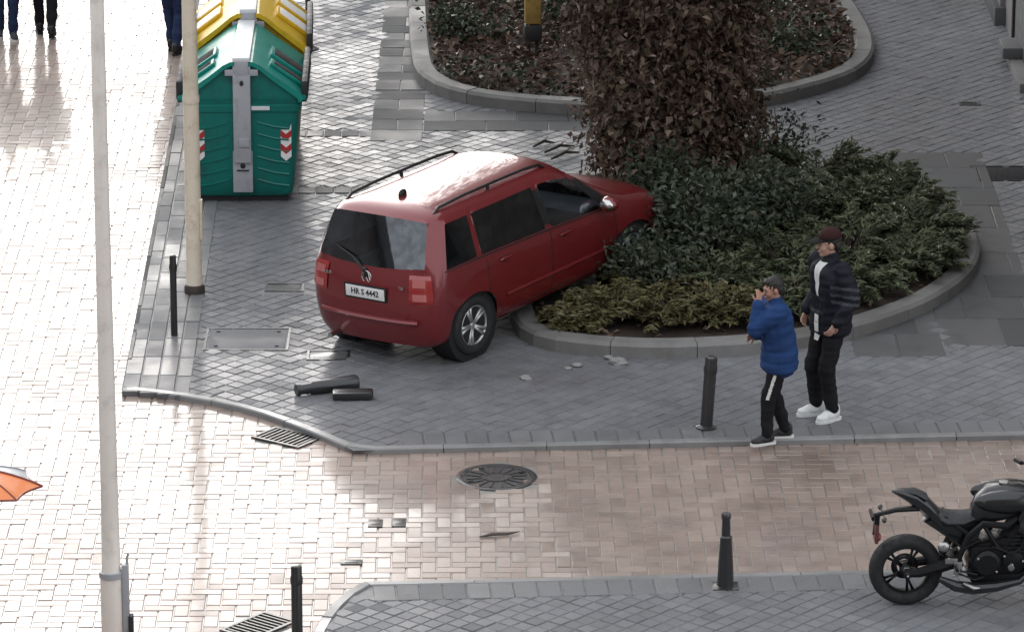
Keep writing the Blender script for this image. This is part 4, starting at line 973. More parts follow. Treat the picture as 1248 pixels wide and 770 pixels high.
# ------------------------------------------------------------------ posts and bollards
M_postg = plain('greige_post_paint', (0.78, 0.715, 0.64), 0.45, var=0.10, scale=2.5, dirt=(0.58, 0.53, 0.48), coat=0.4, bump=0.05)
M_postb = plain('cream_post_paint', (0.68, 0.60, 0.47), 0.5, var=0.14, scale=3, dirt=(0.44, 0.36, 0.26), coat=0.3, bump=0.06)
M_bol = plain('black_bollard_paint', (0.014, 0.014, 0.015), 0.38, var=0.25, scale=9, coat=0.6, coatr=0.2, bump=0.08)
def post(x, y, h, prof, label, mat, parts=()):
    t = thing('lamp_post', label, 'lamp post', (x, y, ROAD_Z if y < 40 else 0.0)); m = MB(); m.lathe(prof, 20); m.build('shaft', mat, t); return t
pA = post(-3.30, 37.98, 9, [(0.094, 0.0), (0.094, 0.62), (0.088, 0.64), (0.078, 0.66), (0.073, 1.2), (0.060, 4.0), (0.050, 9.0)], 'tall grey-beige lamp post in front of the wet brick street', M_postg)
m = MB(); m.lathe([(0.101, 0.60), (0.101, 0.645), (0.08, 0.65)], 20, cap=False); m.build('collar', M_hinge, pA); m = MB(); m.lathe([(0.099, 0.08), (0.099, 0.11)], 20, cap=False); m.build('collar', M_hinge, pA)
m = MB(); m.box((0.115, 0.0, 0.36), (0.055, 0.10, 0.70), bev=0.015); m.tube([(0.130, 0, 0.66), (0.132, 0, 0.76), (0.145, 0.0, 0.80)], 0.012, 6); m.build('conduit_box', M_hinge, pA)
m = MB(); m.box((0.155, -0.02, 0.12), (0.04, 0.09, 0.30), bev=0.01); m.build('cable_cover', M_side, pA)
pB = post(-3.24, 47.92, 9, [(0.088, 0.0), (0.088, 0.04), (0.082, 0.05), (0.080, 1.6), (0.066, 4.5), (0.055, 9.0)], 'cream lamp post in front of the green container', M_postb)
m = MB(); m.lathe([(0.105, -0.01), (0.105, 0.06), (0.095, 0.085), (0.08, 0.09)], 20, cap=False); m.build('base_ring', plain('rusty_base', (0.05, 0.04, 0.032), 0.6, var=0.3, scale=12), pB)
m = MB(); m.box((0.082, -0.02, 0.78), (0.03, 0.07, 0.42), bev=0.008); m.build('inspection_door', M_postb, pB)
m = MB(); m.lathe([(0.084, 2.0), (0.086, 2.02), (0.086, 2.06), (0.084, 2.08)], 20, cap=False); m.build('band', M_postb, pB)
M_lamp = M_hinge
for p_, s in ((pA, 1), (pB, -1)):
    m = MB(); m.tube([(0, 0, 8.9), (0, 0, 9.15), (s*0.3, 0, 9.35), (s*1.0, 0, 9.4)], 0.04, 8); m.box((s*1.2, 0, 9.4), (0.6, 0.22, 0.10), bev=0.03); m.build('lamp_arm', M_lamp, p_)
def cone_bollard(x, y, label, h=0.66, lean=(0, 0)):
    t = thing('bollard', label, 'bollard', (x, y, 0.002), 0, 'black street bollards'); t.rotation_euler = (lean[0], lean[1], 0)
    m = MB(); m.lathe([(0.10, 0.0), (0.10, 0.012), (0.074, 0.018), (0.072, 0.05), (0.066, 0.22), (0.052, h*0.66), (0.052, h*0.68), (0.040, h*0.70), (0.036, h-0.05), (0.042, h-0.045), (0.042, h-0.01), (0.036, h)], 18); m.build('shaft', M_bol, t)
    m = MB(); m.box((0, 0, 0.004), (0.22, 0.20, 0.012), bev=0.004); m.build('base_plate', M_bol, t); return t
def straight_bollard(x, y, label, h=0.75, r=0.045, lean=(0, 0), base=0.0):
    t = thing('bollard', label, 'bollard', (x, y, 0.002), 0, 'black street bollards'); t.rotation_euler = (lean[0], lean[1], 0)
    m = MB(); m.lathe([(r, -0.02), (r, h-0.02), (r*0.9, h-0.005), (r*0.6, h)], 16); m.lathe([(r+0.004, h-0.16), (r+0.006, h-0.15), (r+0.006, h-0.11), (r+0.004, h-0.10)], 16, cap=False); m.build('shaft', M_bol, t)
    if base: m = MB(); m.lathe([(base, 0), (base, 0.012), (base*0.6, 0.03), (r, 0.07)], 16); m.build('base_plate', M_bol, t)
    return t
cone_bollard(1.815, 39.23, 'tapered black bollard on the near pavement left of the motorbike')
straight_bollard(-1.757, 37.58, 'plain black bollard at the bottom edge by the near kerb corner', 0.79, 0.046)
straight_bollard(-3.35, 46.44, 'thin black bollard on the left kerb band next to the cream post', 0.83, 0.034)
straight_bollard(1.815, 43.52, 'leaning black bollard on the far kerb left of the man in blue', 0.70, 0.058, (0.0, R(3.5)), 0.10)
straight_bollard(-2.49, 58.25, 'slender black post with flared foot right of the yellow container', 0.95, 0.032, base=0.13)
# the bollard the car knocked over, and its broken stump
t = thing('fallen_bollard', 'black bollard lying knocked over on the pavers behind the minivan', 'bollard', (-1.76, 44.62, 0.06), R(23))
m = MB(); XM = Matrix.Rotation(R(90), 4, 'Y'); m.lathe([(0.045, -0.31), (0.05, -0.305), (0.052, -0.18), (0.066, -0.16), (0.072, 0.10), (0.078, 0.28), (0.07, 0.30), (0.02, 0.305)], 16, M=XM); m.build('shaft', M_bol, t)
m = MB(); m.lathe([(0.055, -0.325), (0.058, -0.32), (0.058, -0.285), (0.05, -0.28)], 16, M=XM); m.build('cap', M_bol, t)
t = thing('bollard_stump', 'short broken black piece of bollard beside the fallen bollard', 'bollard', (-1.52, 44.42, 0.05), R(3))
m = MB(); m.box((0, 0, -0.01), (0.38, 0.17, 0.075), bev=0.02); m.box((0.0, 0, 0.024), (0.30, 0.06, 0.02), bev=0.008); m.build('shell', M_bol, t)
m = MB(); m.box((0.192, 0, 0), (0.01, 0.09, 0.06)); m.build('broken_edge', M_hole, t)
# rubble chipped off the kerb
M_rub = plain('pale_chip', (0.24, 0.235, 0.225), 0.8, var=0.2, scale=30)
for k, (px, py, s, lb) in enumerate([(641, 462, 0.06, 'small pale stone chip lying left on the pavement before the planter'), (754, 443, 0.085, 'biggest pale stone chip lying before the planter kerb'), (742, 437, 0.05, 'tiny pale chip just above the biggest chip'), (703, 446, 0.05, 'pale chip between the minivan wheel and the biggest chip'), (692, 450, 0.04, 'smallest grey chip on the wet pavement before the planter')]):
    p = ground(px, py); bm = bmesh.new(); bmesh.ops.create_icosphere(bm, subdivisions=2, radius=s)
    for v in bm.verts: v.co *= 1+0.5*mnoise.noise(v.co*18+Vector((k, 0, 0))); v.co.z *= 0.45
    me = bpy.data.meshes.new('stone_chip'); bm.to_mesh(me); bm.free(); me.materials.append(M_rub)
    tag(link('stone_chip', me, None, (p.x, p.y, s*0.25), (0, 0, k)), lb, 'stone chip', 'stone chips before the planter')
# little yellow box on a dark stand in the far planter
yb = thing('yellow_box', 'small yellow box on a black two-legged stand among the brown leaves', 'box', (0.25, 57.55, 0.12), R(4))
m = MB(); m.box((0, 0, 0.62), (0.20, 0.15, 0.50), bev=0.03); m.build('box', plain('faded_yellow', (0.30, 0.19, 0.045), 0.6, var=0.3, scale=9, dirt=(0.16, 0.10, 0.03)), yb)
m = MB(); m.box((0, 0, 0.26), (0.22, 0.18, 0.22), bev=0.05); m.build('stand', M_side, yb); m = MB(); m.box((0.03, 0, 0.94), (0.16, 0.14, 0.12), bev=0.03); m.build('cap', M_side, yb)
for s in (-1, 1): m = MB(); m.tube([(s*0.05, 0, -0.05), (s*0.05, 0, 0.2)], 0.022, 8); m.build('leg', M_side, yb)
# doorway and step of the stone building at the top right
m = MB(); m.box((6.17, 57.25, 0.03), (0.36, 2.3, 0.16), bev=0.015); o = m.build('door_step', M_kerb, bR); 
m = MB(); m.box((6.14, 60.1, 1.0), (0.12, 1.1, 2.6), bev=0.02); m.build('pilaster', M_plinth, bR); m = MB(); m.box((6.12, 60.2, 0.08), (0.22, 1.5, 0.3), bev=0.02); m.build('pilaster_foot', M_slab, bR)
m = MB(); m.box((6.16, 58.35, 1.3), (0.10, 0.14, 2.4), bev=0.01); m.build('door_frame', M_side, bR); m = MB(); m.box((6.19, 57.2, 1.3), (0.10, 2.1, 2.4)); m.build('door', M_frame, bR)
m = MB(); m.box((0, 0, 0.0), (0.30, 0.55, 0.14), bev=0.02); tag(m.build('crate', plain('grey_box', (0.10, 0.10, 0.10), 0.6, var=0.2), None, (6.05, 57.55, 0.18)), 'small grey box on the door step at the right edge', 'box')

# ------------------------------------------------------------------ motorbike
M_bk = plain('gloss_black_paint', (0.007, 0.007, 0.008), 0.3, var=0.2, coat=0.5, coatr=0.16)
M_bm = plain('satin_black_metal', (0.013, 0.013, 0.014), 0.45, 0.5, var=0.2, scale=12)
M_bg = plain('dark_grey_metal', (0.040, 0.040, 0.042), 0.4, 0.6, var=0.2, scale=9, coat=0.3)
M_sil = plain('brushed_steel', (0.42, 0.41, 0.40), 0.32, 0.9, var=0.15, scale=14)
M_seatb = plain('bike_seat_vinyl', (0.022, 0.022, 0.024), 0.55, var=0.2, scale=18, bump=0.1, bscale=120)
BX, BY = 3.31, 38.83
bike = thing('motorbike', 'black naked motorbike parked on its stand at the right edge', 'motorbike', (BX, BY, 0.0), R(3)); bike.rotation_euler[0] = R(3.5)
tm = MB(); tm.lathe([(0.205, -0.055), (0.235, -0.072), (0.275, -0.080), (0.298, -0.060), (0.310, -0.025), (0.312, 0), (0.310, 0.025), (0.298, 0.060), (0.275, 0.080), (0.235, 0.072), (0.205, 0.055)], 40, M=YM, cap=False); bt_me = tm.mesh('tyre', M_tyre)
rm = MB(); rm.lathe([(0.212, -0.055), (0.218, -0.058), (0.205, -0.05), (0.190, -0.02), (0.190, 0.02), (0.205, 0.05), (0.218, 0.058), (0.212, 0.055)], 40, M=YM, cap=False); rm.lathe([(0.001, -0.06), (0.05, -0.06), (0.055, 0.06), (0.001, 0.06)], 16, M=YM, cap=False)
for k in range(5):
    a = k*2*PI/5+0.3
    for d in (-0.13, 0.13): rm.tube([(0.045*math.cos(a), 0, 0.045*math.sin(a)), (0.12*math.cos(a+d*0.6), 0, 0.12*math.sin(a+d*0.6)), (0.198*math.cos(a+d), 0, 0.198*math.sin(a+d))], [0.016, 0.011, 0.014], 6)
br_me = rm.mesh('rim', M_bm)
dm = MB(); dm.lathe([(0.065, -0.072), (0.115, -0.072), (0.115, -0.066), (0.065, -0.066)], 28, M=YM, cap=False); bd_me = dm.mesh('brake_disc', M_bg)
for x, rr in ((0.0, 0.4), (1.40, 1.1)):
    wl = link('wheel', bt_me, bike, (x, 0, 0.312), (0, rr, 0)); link('rim', br_me, wl); d_ = link('brake_disc', bd_me, wl); d_.scale = (1, 1, 1) if x == 0 else (1.35, 1.2, 1.35)
def part(name, m, mat): return m.build(name, mat, bike)
m = MB(); m.tube([(-0.03, -0.10, 0.312), (0.10, -0.11, 0.325), (0.28, -0.10, 0.37), (0.46, -0.08, 0.42)], [0.03, 0.038, 0.045, 0.05], 8, flat=1.2); m.tube([(-0.03, 0.10, 0.312), (0.28, 0.10, 0.36), (0.46, 0.08, 0.42)], [0.03, 0.04, 0.05], 8, flat=1.2); m.box((0.36, 0, 0.40), (0.1, 0.2, 0.1), bev=0.02); m.ball((0, -0.125, 0.312), (0.035, 0.03, 0.035), 10, 6); part('swingarm', m, M_bm)
m = MB(); m.box((0.02, -0.105, 0.33), (0.10, 0.04, 0.075), bev=0.012); part('brake_caliper', m, M_bk)
P = []
for u, hw_, zt, zb in ((-0.14, 0.02, 0.935, 0.918), (-0.05, 0.06, 0.940, 0.86), (0.07, 0.09, 0.925, 0.775), (0.16, 0.105, 0.865, 0.71), (0.28, 0.11, 0.745, 0.64)):
    P.append([(u, -hw_*0.35, zb), (u, -hw_, zb+0.25*(zt-zb)), (u, -hw_, zb+0.7*(zt-zb)), (u, -hw_*0.5, zt), (u, hw_*0.5, zt), (u, hw_, zb+0.7*(zt-zb)), (u, hw_, zb+0.25*(zt-zb)), (u, hw_*0.35, zb), (u, -hw_*0.35, zb)])
m = MB(); m.grid(P); m.add(P[0][:-1], [tuple(range(8))]); m.add(P[-1][:-1], [tuple(range(8))[::-1]]); part('tail_cowl', m, M_bk)
m = MB(); m.tube([(-0.04, 0, 0.93), (0.06, 0, 0.918), (0.15, 0, 0.868)], [0.04, 0.075, 0.085], 10, flat=0.28); part('pillion_seat', m, M_seatb)
m = MB(); m.tube([(0.20, 0, 0.745), (0.32, 0, 0.70), (0.46, 0, 0.695), (0.58, 0, 0.72)], [0.09, 0.13, 0.125, 0.09], 12, flat=0.36); part('seat', m, M_seatb)
m = MB()
m.tube([(0.1, -0.03, 0.78), (-0.10, -0.02, 0.765), (-0.22, 0, 0.735), (-0.31, 0, 0.72)], [0.035, 0.026, 0.022, 0.018], 8, flat=0.7); m.tube([(-0.30, -0.09, 0.728), (-0.30, 0.09, 0.728)], 0.016, 6); m.tube([(-0.25, 0, 0.73), (-0.265, 0, 0.60)], [0.022, 0.03], 6); part('mudguard', m, M_bm)
m = MB(); m.box((-0.262, 0, 0.615), (0.03, 0.16, 0.11), bev=0.006); part('number_plate', m, plain('plate_back', (0.10, 0.035, 0.028), 0.5))
m = MB(); m.ball((-0.245, 0, 0.585), (0.03, 0.05, 0.03), 10, 6); part('reflector', m, plain('red_reflector', (0.30, 0.03, 0.02), 0.3))
for s in (-1, 1): m = MB(); m.tube([(-0.20, s*0.02, 0.735), (-0.21, s*0.12, 0.735)], 0.008, 6); m.ball((-0.212, s*0.14, 0.735), (0.022, 0.03, 0.018), 8, 6); part('indicator', m, M_bk)
P = []
for u, hw_, zt, zb in ((0.53, 0.08, 0.78, 0.68), (0.57, 0.12, 0.87, 0.68), (0.66, 0.155, 0.955, 0.68), (0.80, 0.165, 0.985, 0.70), (0.95, 0.15, 0.97, 0.73), (1.05, 0.11, 0.93, 0.77)):
    P.append([(u, 0, zb), (u, -hw_*0.8, zb+0.02), (u, -hw_, zb+0.45*(zt-zb)), (u, -hw_*0.85, zb+0.78*(zt-zb)), (u, -hw_*0.4, zt-0.005), (u, 0, zt), (u, hw_*0.4, zt-0.005), (u, hw_*0.85, zb+0.78*(zt-zb)), (u, hw_, zb+0.45*(zt-zb)), (u, hw_*0.8, zb+0.02), (u, 0, zb)])
m = MB(); m.grid(P); m.add(P[0][:-1], [tuple(range(10))]); m.add(P[-1][:-1], [tuple(range(10))[::-1]]); part('fuel_tank', m, M_bk)
m = MB(); m.lathe([(0.001, 0.012), (0.04, 0.010), (0.042, 0)], 16, M=Matrix.Translation((0.80, 0, 0.985))); part('tank_cap', m, M_sil)
for s in (-1, 1):
    m = MB(); m.tube([(0.95, s*0.15, 0.86), (1.15, s*0.20, 0.83), (1.28, s*0.16, 0.76)], [0.05, 0.085, 0.04], 8, flat=1.1); m.tube([(0.93, s*0.16, 0.70), (1.1, s*0.2, 0.62)], [0.05, 0.06], 8); part('side_panel', m, M_bg)
    m = MB(); m.tube([(0.42, s*0.13, 0.44), (0.50, s*0.15, 0.62), (0.62, s*0.15, 0.70), (0.82, s*0.16, 0.69), (1.08, s*0.08, 0.83)], [0.028, 0.026, 0.024, 0.024, 0.03], 8); m.tube([(0.62, s*0.15, 0.70), (0.75, s*0.16, 0.55), (0.90, s*0.16, 0.48)], 0.018, 8); m.tube([(0.30, s*0.09, 0.73), (0.52, s*0.13, 0.62)], 0.016, 8); part('frame', m, M_bm)
m = MB(); m.box((0.74, 0, 0.44), (0.44, 0.30, 0.24), bev=0.05); m.tube([(0.86, 0, 0.50), (0.97, 0, 0.64)], [0.14, 0.12], 10); m.lathe([(0.115, 0.0), (0.115, 0.03), (0.09, 0.05), (0.001, 0.052)], 24, M=Matrix.Translation((0.66, -0.15, 0.42)) @ YM); m.lathe([(0.085, 0.0), (0.085, 0.03), (0.05, 0.045), (0.001, 0.046)], 20, M=Matrix.Translation((0.88, -0.15, 0.45)) @ YM); part('engine', m, M_bm)
m = MB()
for k in range(5): m.box((0.90+0.02*k, 0, 0.52+0.025*k), (0.17, 0.30, 0.008), M=None)
part('cylinder_fins', m, M_bg)
m = MB(); m.ball((0.865, -0.18, 0.40), (0.035, 0.02, 0.05), 10, 6); part('engine_cover_cap', m, M_sil)
m = MB(); m.tube([(1.06, -0.05, 0.55), (1.08, -0.10, 0.36), (0.95, -0.13, 0.24), (0.75, -0.14, 0.20), (0.55, -0.15, 0.19), (0.40, -0.16, 0.22), (0.26, -0.16, 0.29)], [0.025, 0.028, 0.035, 0.055, 0.062, 0.058, 0.03], 10, flat=0.85); part('exhaust', m, M_bg)
m = MB(); m.tube([(0.46, -0.215, 0.265), (0.55, -0.22, 0.225), (0.60, -0.215, 0.22)], [0.012, 0.022, 0.010], 8); part('exhaust_shield', m, M_sil)
m = MB(); m.box((0.37, -0.145, 0.44), (0.12, 0.02, 0.05), bev=0.008); m.box((0.42, -0.15, 0.37), (0.07, 0.02, 0.13), bev=0.008); part('footrest_plate', m, M_sil)
m = MB(); m.ball((0.30, -0.13, 0.55), (0.055, 0.03, 0.035), 12, 6); part('reservoir', m, M_sil)
m = MB(); m.tube([(0.40, -0.15, 0.40), (0.40, -0.26, 0.40)], 0.014, 8); m.tube([(0.44, -0.17, 0.36), (0.58, -0.19, 0.33)], 0.009, 6); part('footrest', m, M_bm)
m = MB(); m.tube([(0.62, 0.14, 0.30), (0.60, 0.26, -0.03)], 0.013, 8); m.box((0.60, 0.275, -0.03), (0.09, 0.05, 0.012)); part('side_stand', m, M_bm)
m = MB(); m.tube([(0.30, -0.02, 0.46), (0.42, -0.03, 0.68)], 0.035, 10); part('rear_shock', m, M_bm)
for s in (-1, 1):
    m = MB(); m.tube([(1.40, s*0.10, 0.312), (1.12, s*0.10, 0.92)], [0.03, 0.026], 10); part('fork', m, M_bg)
    m = MB(); m.tube([(1.12, s*0.05, 0.98), (1.07, s*0.2, 1.04), (0.98, s*0.38, 1.02)], 0.014, 8); m.tube([(1.0, s*0.32, 1.025), (0.96, s*0.42, 1.015)], 0.019, 8); hb = part('handlebar', m, M_bm)
    m = MB(); m.tube([(1.07, s*0.24, 1.04), (1.05, s*0.30, 1.18)], 0.007, 6); m.ball((1.05, s*0.33, 1.2), (0.02, 0.08, 0.045), 10, 6); part('mirror', m, M_bk)
m = MB(); m.ball((1.24, 0, 0.88), (0.10, 0.12, 0.10), 14, 8); m.box((1.14, 0, 0.93), (0.1, 0.16, 0.08), bev=0.02); part('headlight', m, M_bk)
m = MB(); m.tube([(1.10, 0, 0.56), (1.30, 0, 0.66), (1.46, 0, 0.64), (1.62, 0, 0.56)], [0.03, 0.07, 0.07, 0.04], 10, flat=0.35); part('front_mudguard', m, M_bk)
m = MB(); m.box((1.10, 0, 0.62), (0.05, 0.26, 0.30), bev=0.01); part('radiator', m, M_bm)
def xz_plate(name, poly, hw_, mat, bev=0.02):
    m = MB(); m.prism([(x, z) for x, z in poly], -hw_, hw_, M=Matrix.Rotation(R(90), 4, 'X')); o = part(name, m, mat)
    bm = bmesh.new(); bm.from_mesh(o.data); bmesh.ops.bevel(bm, geom=[e for e in bm.edges], offset=bev, segments=2, profile=0.6, affect='EDGES'); bmesh.ops.recalc_face_normals(bm, faces=bm.faces[:]); bm.to_mesh(o.data); bm.free(); o.data.polygons.foreach_set('use_smooth', [True]*len(o.data.polygons)); o.data.set_sharp_from_angle(angle=R(40)); return o
xz_plate('under_seat_panel', [(0.12, 0.70), (0.28, 0.62), (0.42, 0.54), (0.56, 0.48), (0.64, 0.70), (0.55, 0.735), (0.25, 0.72)], 0.085, M_bk)
xz_plate('radiator_shroud', [(0.98, 0.88), (1.22, 0.86), (1.26, 0.72), (1.10, 0.50), (0.96, 0.60), (0.90, 0.74)], 0.19, M_bk, 0.03)
xz_plate('belly_pan', [(0.50, 0.30), (0.95, 0.30), (1.10, 0.42), (1.05, 0.24), (0.88, 0.17), (0.56, 0.20)], 0.115, M_bm)
xz_plate('engine_case', [(0.50, 0.36), (0.56, 0.56), (0.80, 0.60), (1.00, 0.62), (1.04, 0.42), (0.95, 0.30), (0.60, 0.28)], 0.125, M_bm, 0.03)
m = MB()
for a, b, c in (((0.34, -0.12, 0.60), (0.46, -0.17, 0.55), (0.60, -0.16, 0.60)), ((0.40, -0.15, 0.34), (0.56, -0.18, 0.28), (0.72, -0.17, 0.33)), ((0.70, -0.17, 0.56), (0.86, -0.20, 0.52), (1.02, -0.17, 0.58)), ((1.05, -0.12, 0.80), (1.0, -0.2, 0.66), (0.92, -0.19, 0.52))): m.tube([a, b, c], 0.008, 6)
part('hose', m, M_bm)
bo = MB(); bo.lathe([(0.011, -0.004), (0.011, 0.006), (0.006, 0.009), (0.001, 0.009)], 8, M=YM); bo_me = bo.mesh('bolt', M_sil)
for x, y, z in ((0.0, -0.157, 0.312), (0.46, -0.13, 0.42), (0.58, -0.205, 0.48), (0.74, -0.205, 0.36), (0.80, -0.205, 0.50), (0.96, -0.2, 0.45), (0.62, -0.176, 0.70), (0.34, -0.147, 0.46), (0.39, -0.157, 0.31)): link('bolt', bo_me, bike, (x, y, z))
for s in (-1, 1): m = MB(); m.ball((0.84, s*0.12, 0.86), (0.30, 0.085, 0.105), 16, 10); part('tank_cheek', m, M_bk)
for o in bike.children:                        # seat, tank and tail sit high on this bike
    if o.name.split('.')[0] in ('wheel',): continue
    for v in o.data.vertices:
        z = v.co.z
        if z > 0.52: v.co.z = z+0.10*min(1.0, (z-0.52)/0.25)
# ------------------------------------------------------------------ people
def blob(name, mb, mats, parent, voxel, sm=3, matfn=None, disp=None):
    """union of closed shapes melted into one continuous surface"""
    me = mb.mesh(name, mats); o = bpy.data.objects.new(name, me)
    md = o.modifiers.new('r', 'REMESH'); md.mode = 'VOXEL'; md.voxel_size = voxel; md.use_smooth_shade = True
    s_ = o.modifiers.new('s', 'SMOOTH'); s_.factor = 0.5; s_.iterations = sm
    me2 = evaluated(o, name)
    me2.materials.clear()
    if disp:
        co = [v.co.copy() for v in me2.vertices]; no = [v.normal.copy() for v in me2.vertices]
        me2.vertices.foreach_set('co', [q for c, n in zip(co, no) for q in c+n*disp(c)])
    for m_ in (mats if isinstance(mats, (list, tuple)) else [mats]): me2.materials.append(m_)
    if matfn: me2.polygons.foreach_set('material_index', [matfn(p.center) for p in me2.polygons])
    me2.polygons.foreach_set('use_smooth', [True]*len(me2.polygons)); me2.update()
    return link(name, me2, parent)
def ik(a, b, l1, l2, hint):
    a, b, hint = Vector(a), Vector(b), Vector(hint); d = b-a; L = min(d.length, (l1+l2)*0.999); u = d.normalized()
    x = (l1*l1-l2*l2+L*L)/(2*L); h = math.sqrt(max(0, l1*l1-x*x)); n = hint-u*hint.dot(u); n = n.normalized() if n.length > 1e-6 else Vector((1, 0, 0))
    return a+u*x+n*h, a+u*L
def cloth(name, c, var=0.18, rough=0.8, fold=0.5):
    k = NT(name); o = k.objc(); n = k.noise(5, 4, 0.6, o, (1, 1, 0.45))
    k.l(k.mix(n, tuple(x*(1-var) for x in c), tuple(x*(1+var) for x in c)), k.b.inputs['Base Color']); k.b.inputs['Roughness'].default_value = rough; k.b.inputs['Specular IOR Level'].default_value = 0.18
    k.bump(k.math('ADD', k.noise(9, 3, 0.55, o, (1, 1, 0.35)), k.math('MULTIPLY', k.noise(160, 2, 0.5, o), 0.08)), fold, 0.03); return k.m
M_skin = plain('skin', (0.36, 0.19, 0.13), 0.5, var=0.12, scale=9, bump=0.04, bscale=120)
M_skin2 = plain('skin_paler', (0.42, 0.25, 0.19), 0.5, var=0.12, scale=9, bump=0.04, bscale=120)
M_hair = plain('dark_hair', (0.014, 0.011, 0.010), 0.55, var=0.4, scale=60, bump=0.4, bscale=90)
M_eye = plain('eye_dark', (0.015, 0.011, 0.010), 0.2); M_lip = plain('lip', (0.28, 0.11, 0.09), 0.45)
def hand(mb, wrist, fwd, palm_n, thumb_side, curl=0.5, s=1.0):
    """palm, four unequal bent fingers and a thumb set on the side of the palm"""
    f = Vector(fwd).normalized(); n = Vector(palm_n); n = (n-f*n.dot(f)).normalized(); t = f.cross(n)*thumb_side; w = Vector(wrist)
    for q in (-0.024, -0.008, 0.008, 0.024): mb.cone2(w+f*0.015*s+t*q*0.7, w+f*0.085*s+t*q, 0.013*s, 0.0105*s, 8)
    for q, ln, r in ((0.030, 0.078, 0.0090), (0.010, 0.088, 0.0092), (-0.010, 0.082, 0.0088), (-0.029, 0.064, 0.0078)):
        p = w+f*0.088*s+t*q*s; d = f.copy(); ax = f.cross(n)
        for seg, fr in enumerate((0.45, 0.32, 0.23)):
            d = Quaternion(ax, curl*(0.75 if seg == 0 else 1.0)).rotated(d) if hasattr(Quaternion, 'rotated') else Quaternion(ax, curl*(0.75 if seg == 0 else 1.0)) @ d
            e = p+d*ln*fr*s; mb.cone2(p, e, r*s*(1-0.08*seg), r*s*(0.92-0.08*seg), 8); p = e
    p = w+f*0.03*s+t*0.030*s; d = (f*0.7+t*0.75+n*0.25).normalized()
    e = p+d*0.04*s; mb.cone2(p, e, 0.0125*s, 0.0105*s, 8); mb.cone2(e, e+(f*0.9+n*0.35+t*0.1).normalized()*0.032*s, 0.0105*s, 0.008*s, 8)
def human(label, loc, heading, H=1.75, feet=((0.05, 0.10), (-0.05, -0.10)), footyaw=(0.1, -0.1), lift=(0, 0), hands=((0.05, 0.27, 0.85), (0.05, -0.27, 0.85)), hints=((-1, 0.4, 0), (-1, -0.4, 0)), lean=0.03, headyaw=0.0, headpitch=0.0, top=None, topcut=0.86, trou=None, shoes=None, skin=None, hat=None, vox=0.009, bulk=1.0, hair=True, stripe=None, shirt=None, sleeve=None, palm=((0, -1, 0), (0, 1, 0)), fcurl=(0.5, 0.5), collar=True, wear='jacket', open_front=None):
    t = thing('person', label, 'person', loc, heading); k = H/1.75; t.scale = (k, k, k)
    hips = [Vector((0, 0.088*s, 0.915)) for s in (1, -1)]; sh = [Vector((lean, 0.185*s, 1.425)) for s in (1, -1)]
    ank = [Vector((feet[i][0], feet[i][1], 0.085+lift[i])) for i in (0, 1)]
    kn = []; 
    for i in (0, 1): q, e = ik(hips[i], ank[i], 0.43, 0.42, (1, 0.05*(1-2*i), 0)); kn.append(q); ank[i] = e
    el = []; wr = []
    for i in (0, 1): q, e = ik(sh[i], hands[i], 0.285, 0.255, hints[i]); el.append(q); wr.append(e)
    neck = Vector((lean*1.0, 0, 1.46)); hc = Vector((lean+0.025, 0, 1.625))
    HM = Matrix.Translation(hc) @ Matrix.Rotation(headyaw, 4, 'Z') @ Matrix.Rotation(headpitch, 4, 'Y')
    sk = MB()
    sk.ball((-0.012, 0, 0.028), (0.098, 0.076, 0.100), 16, 10, M=HM); sk.ball((0.028, 0, -0.045), (0.062, 0.056, 0.068), 14, 8, M=HM); sk.ball((0.062, 0, -0.090), (0.028, 0.028, 0.024), 10, 6, M=HM)
    sk.ball((0.058, 0, 0.0), (0.036, 0.062, 0.05), 12, 8, M=HM); sk.cone2(HM @ Vector((0.088, 0, 0.012)), HM @ Vector((0.108, 0, -0.026)), 0.009, 0.0135, 8)
    sk.ball((0.083, 0, 0.030), (0.014, 0.05, 0.010), 10, 6, M=HM); sk.ball((0.086, 0, -0.060), (0.012, 0.024, 0.012), 10, 6, M=HM)
    for s in (1, -1): sk.ball((-0.008, 0.078*s, -0.005), (0.020, 0.010, 0.032), 8, 6, M=HM); sk.ball((0.055, 0.036*s, -0.025), (0.035, 0.028, 0.035), 10, 6, M=HM)
    sk.cone2(neck-Vector((0.01, 0, 0.03)), hc+Vector((-0.02, 0, -0.05)), 0.060, 0.055, 14)
    sk.cone2((0, 0, 0.95), (lean*0.6, 0, 1.15), 0.10, 0.095); sk.cone2((lean*0.6, 0, 1.15), (lean, 0, 1.38), 0.10, 0.09)
    for i in (0, 1):
        sk.cone2((lean*0.9, 0, 1.40), sh[i], 0.07, 0.05); sk.cone2(sh[i], el[i], 0.046, 0.036); sk.cone2(el[i], wr[i], 0.036, 0.025)
        sk.cone2(hips[i], kn[i], 0.085, 0.05); sk.cone2(kn[i], ank[i], 0.05, 0.035); sk.cone2(ank[i], ank[i]+Vector((0.05, 0, -0.035)), 0.03, 0.024)
        fw = (wr[i]-el[i]).normalized(); hand(sk, wr[i]-fw*0.01, fw, palm[i], 1 if i == 0 else -1, fcurl[i])
    blob('body', sk, skin, t, 0.0065 if vox < 0.011 else vox, 2)
    fc = MB()
    for s in (1, -1): fc.ball((0.083, 0.032*s, 0.012), (0.010, 0.016, 0.008), 10, 6, M=HM); fc.box((0.094, 0.033*s, 0.036), (0.008, 0.036, 0.007), 1, HM, bev=0.002)
    fc.build('eyes', [M_eye, M_hair], t)
    fc = MB(); fc.ball((0.094, 0, -0.062), (0.008, 0.023, 0.008), 10, 6, M=HM); fc.build('mouth', M_lip, t)
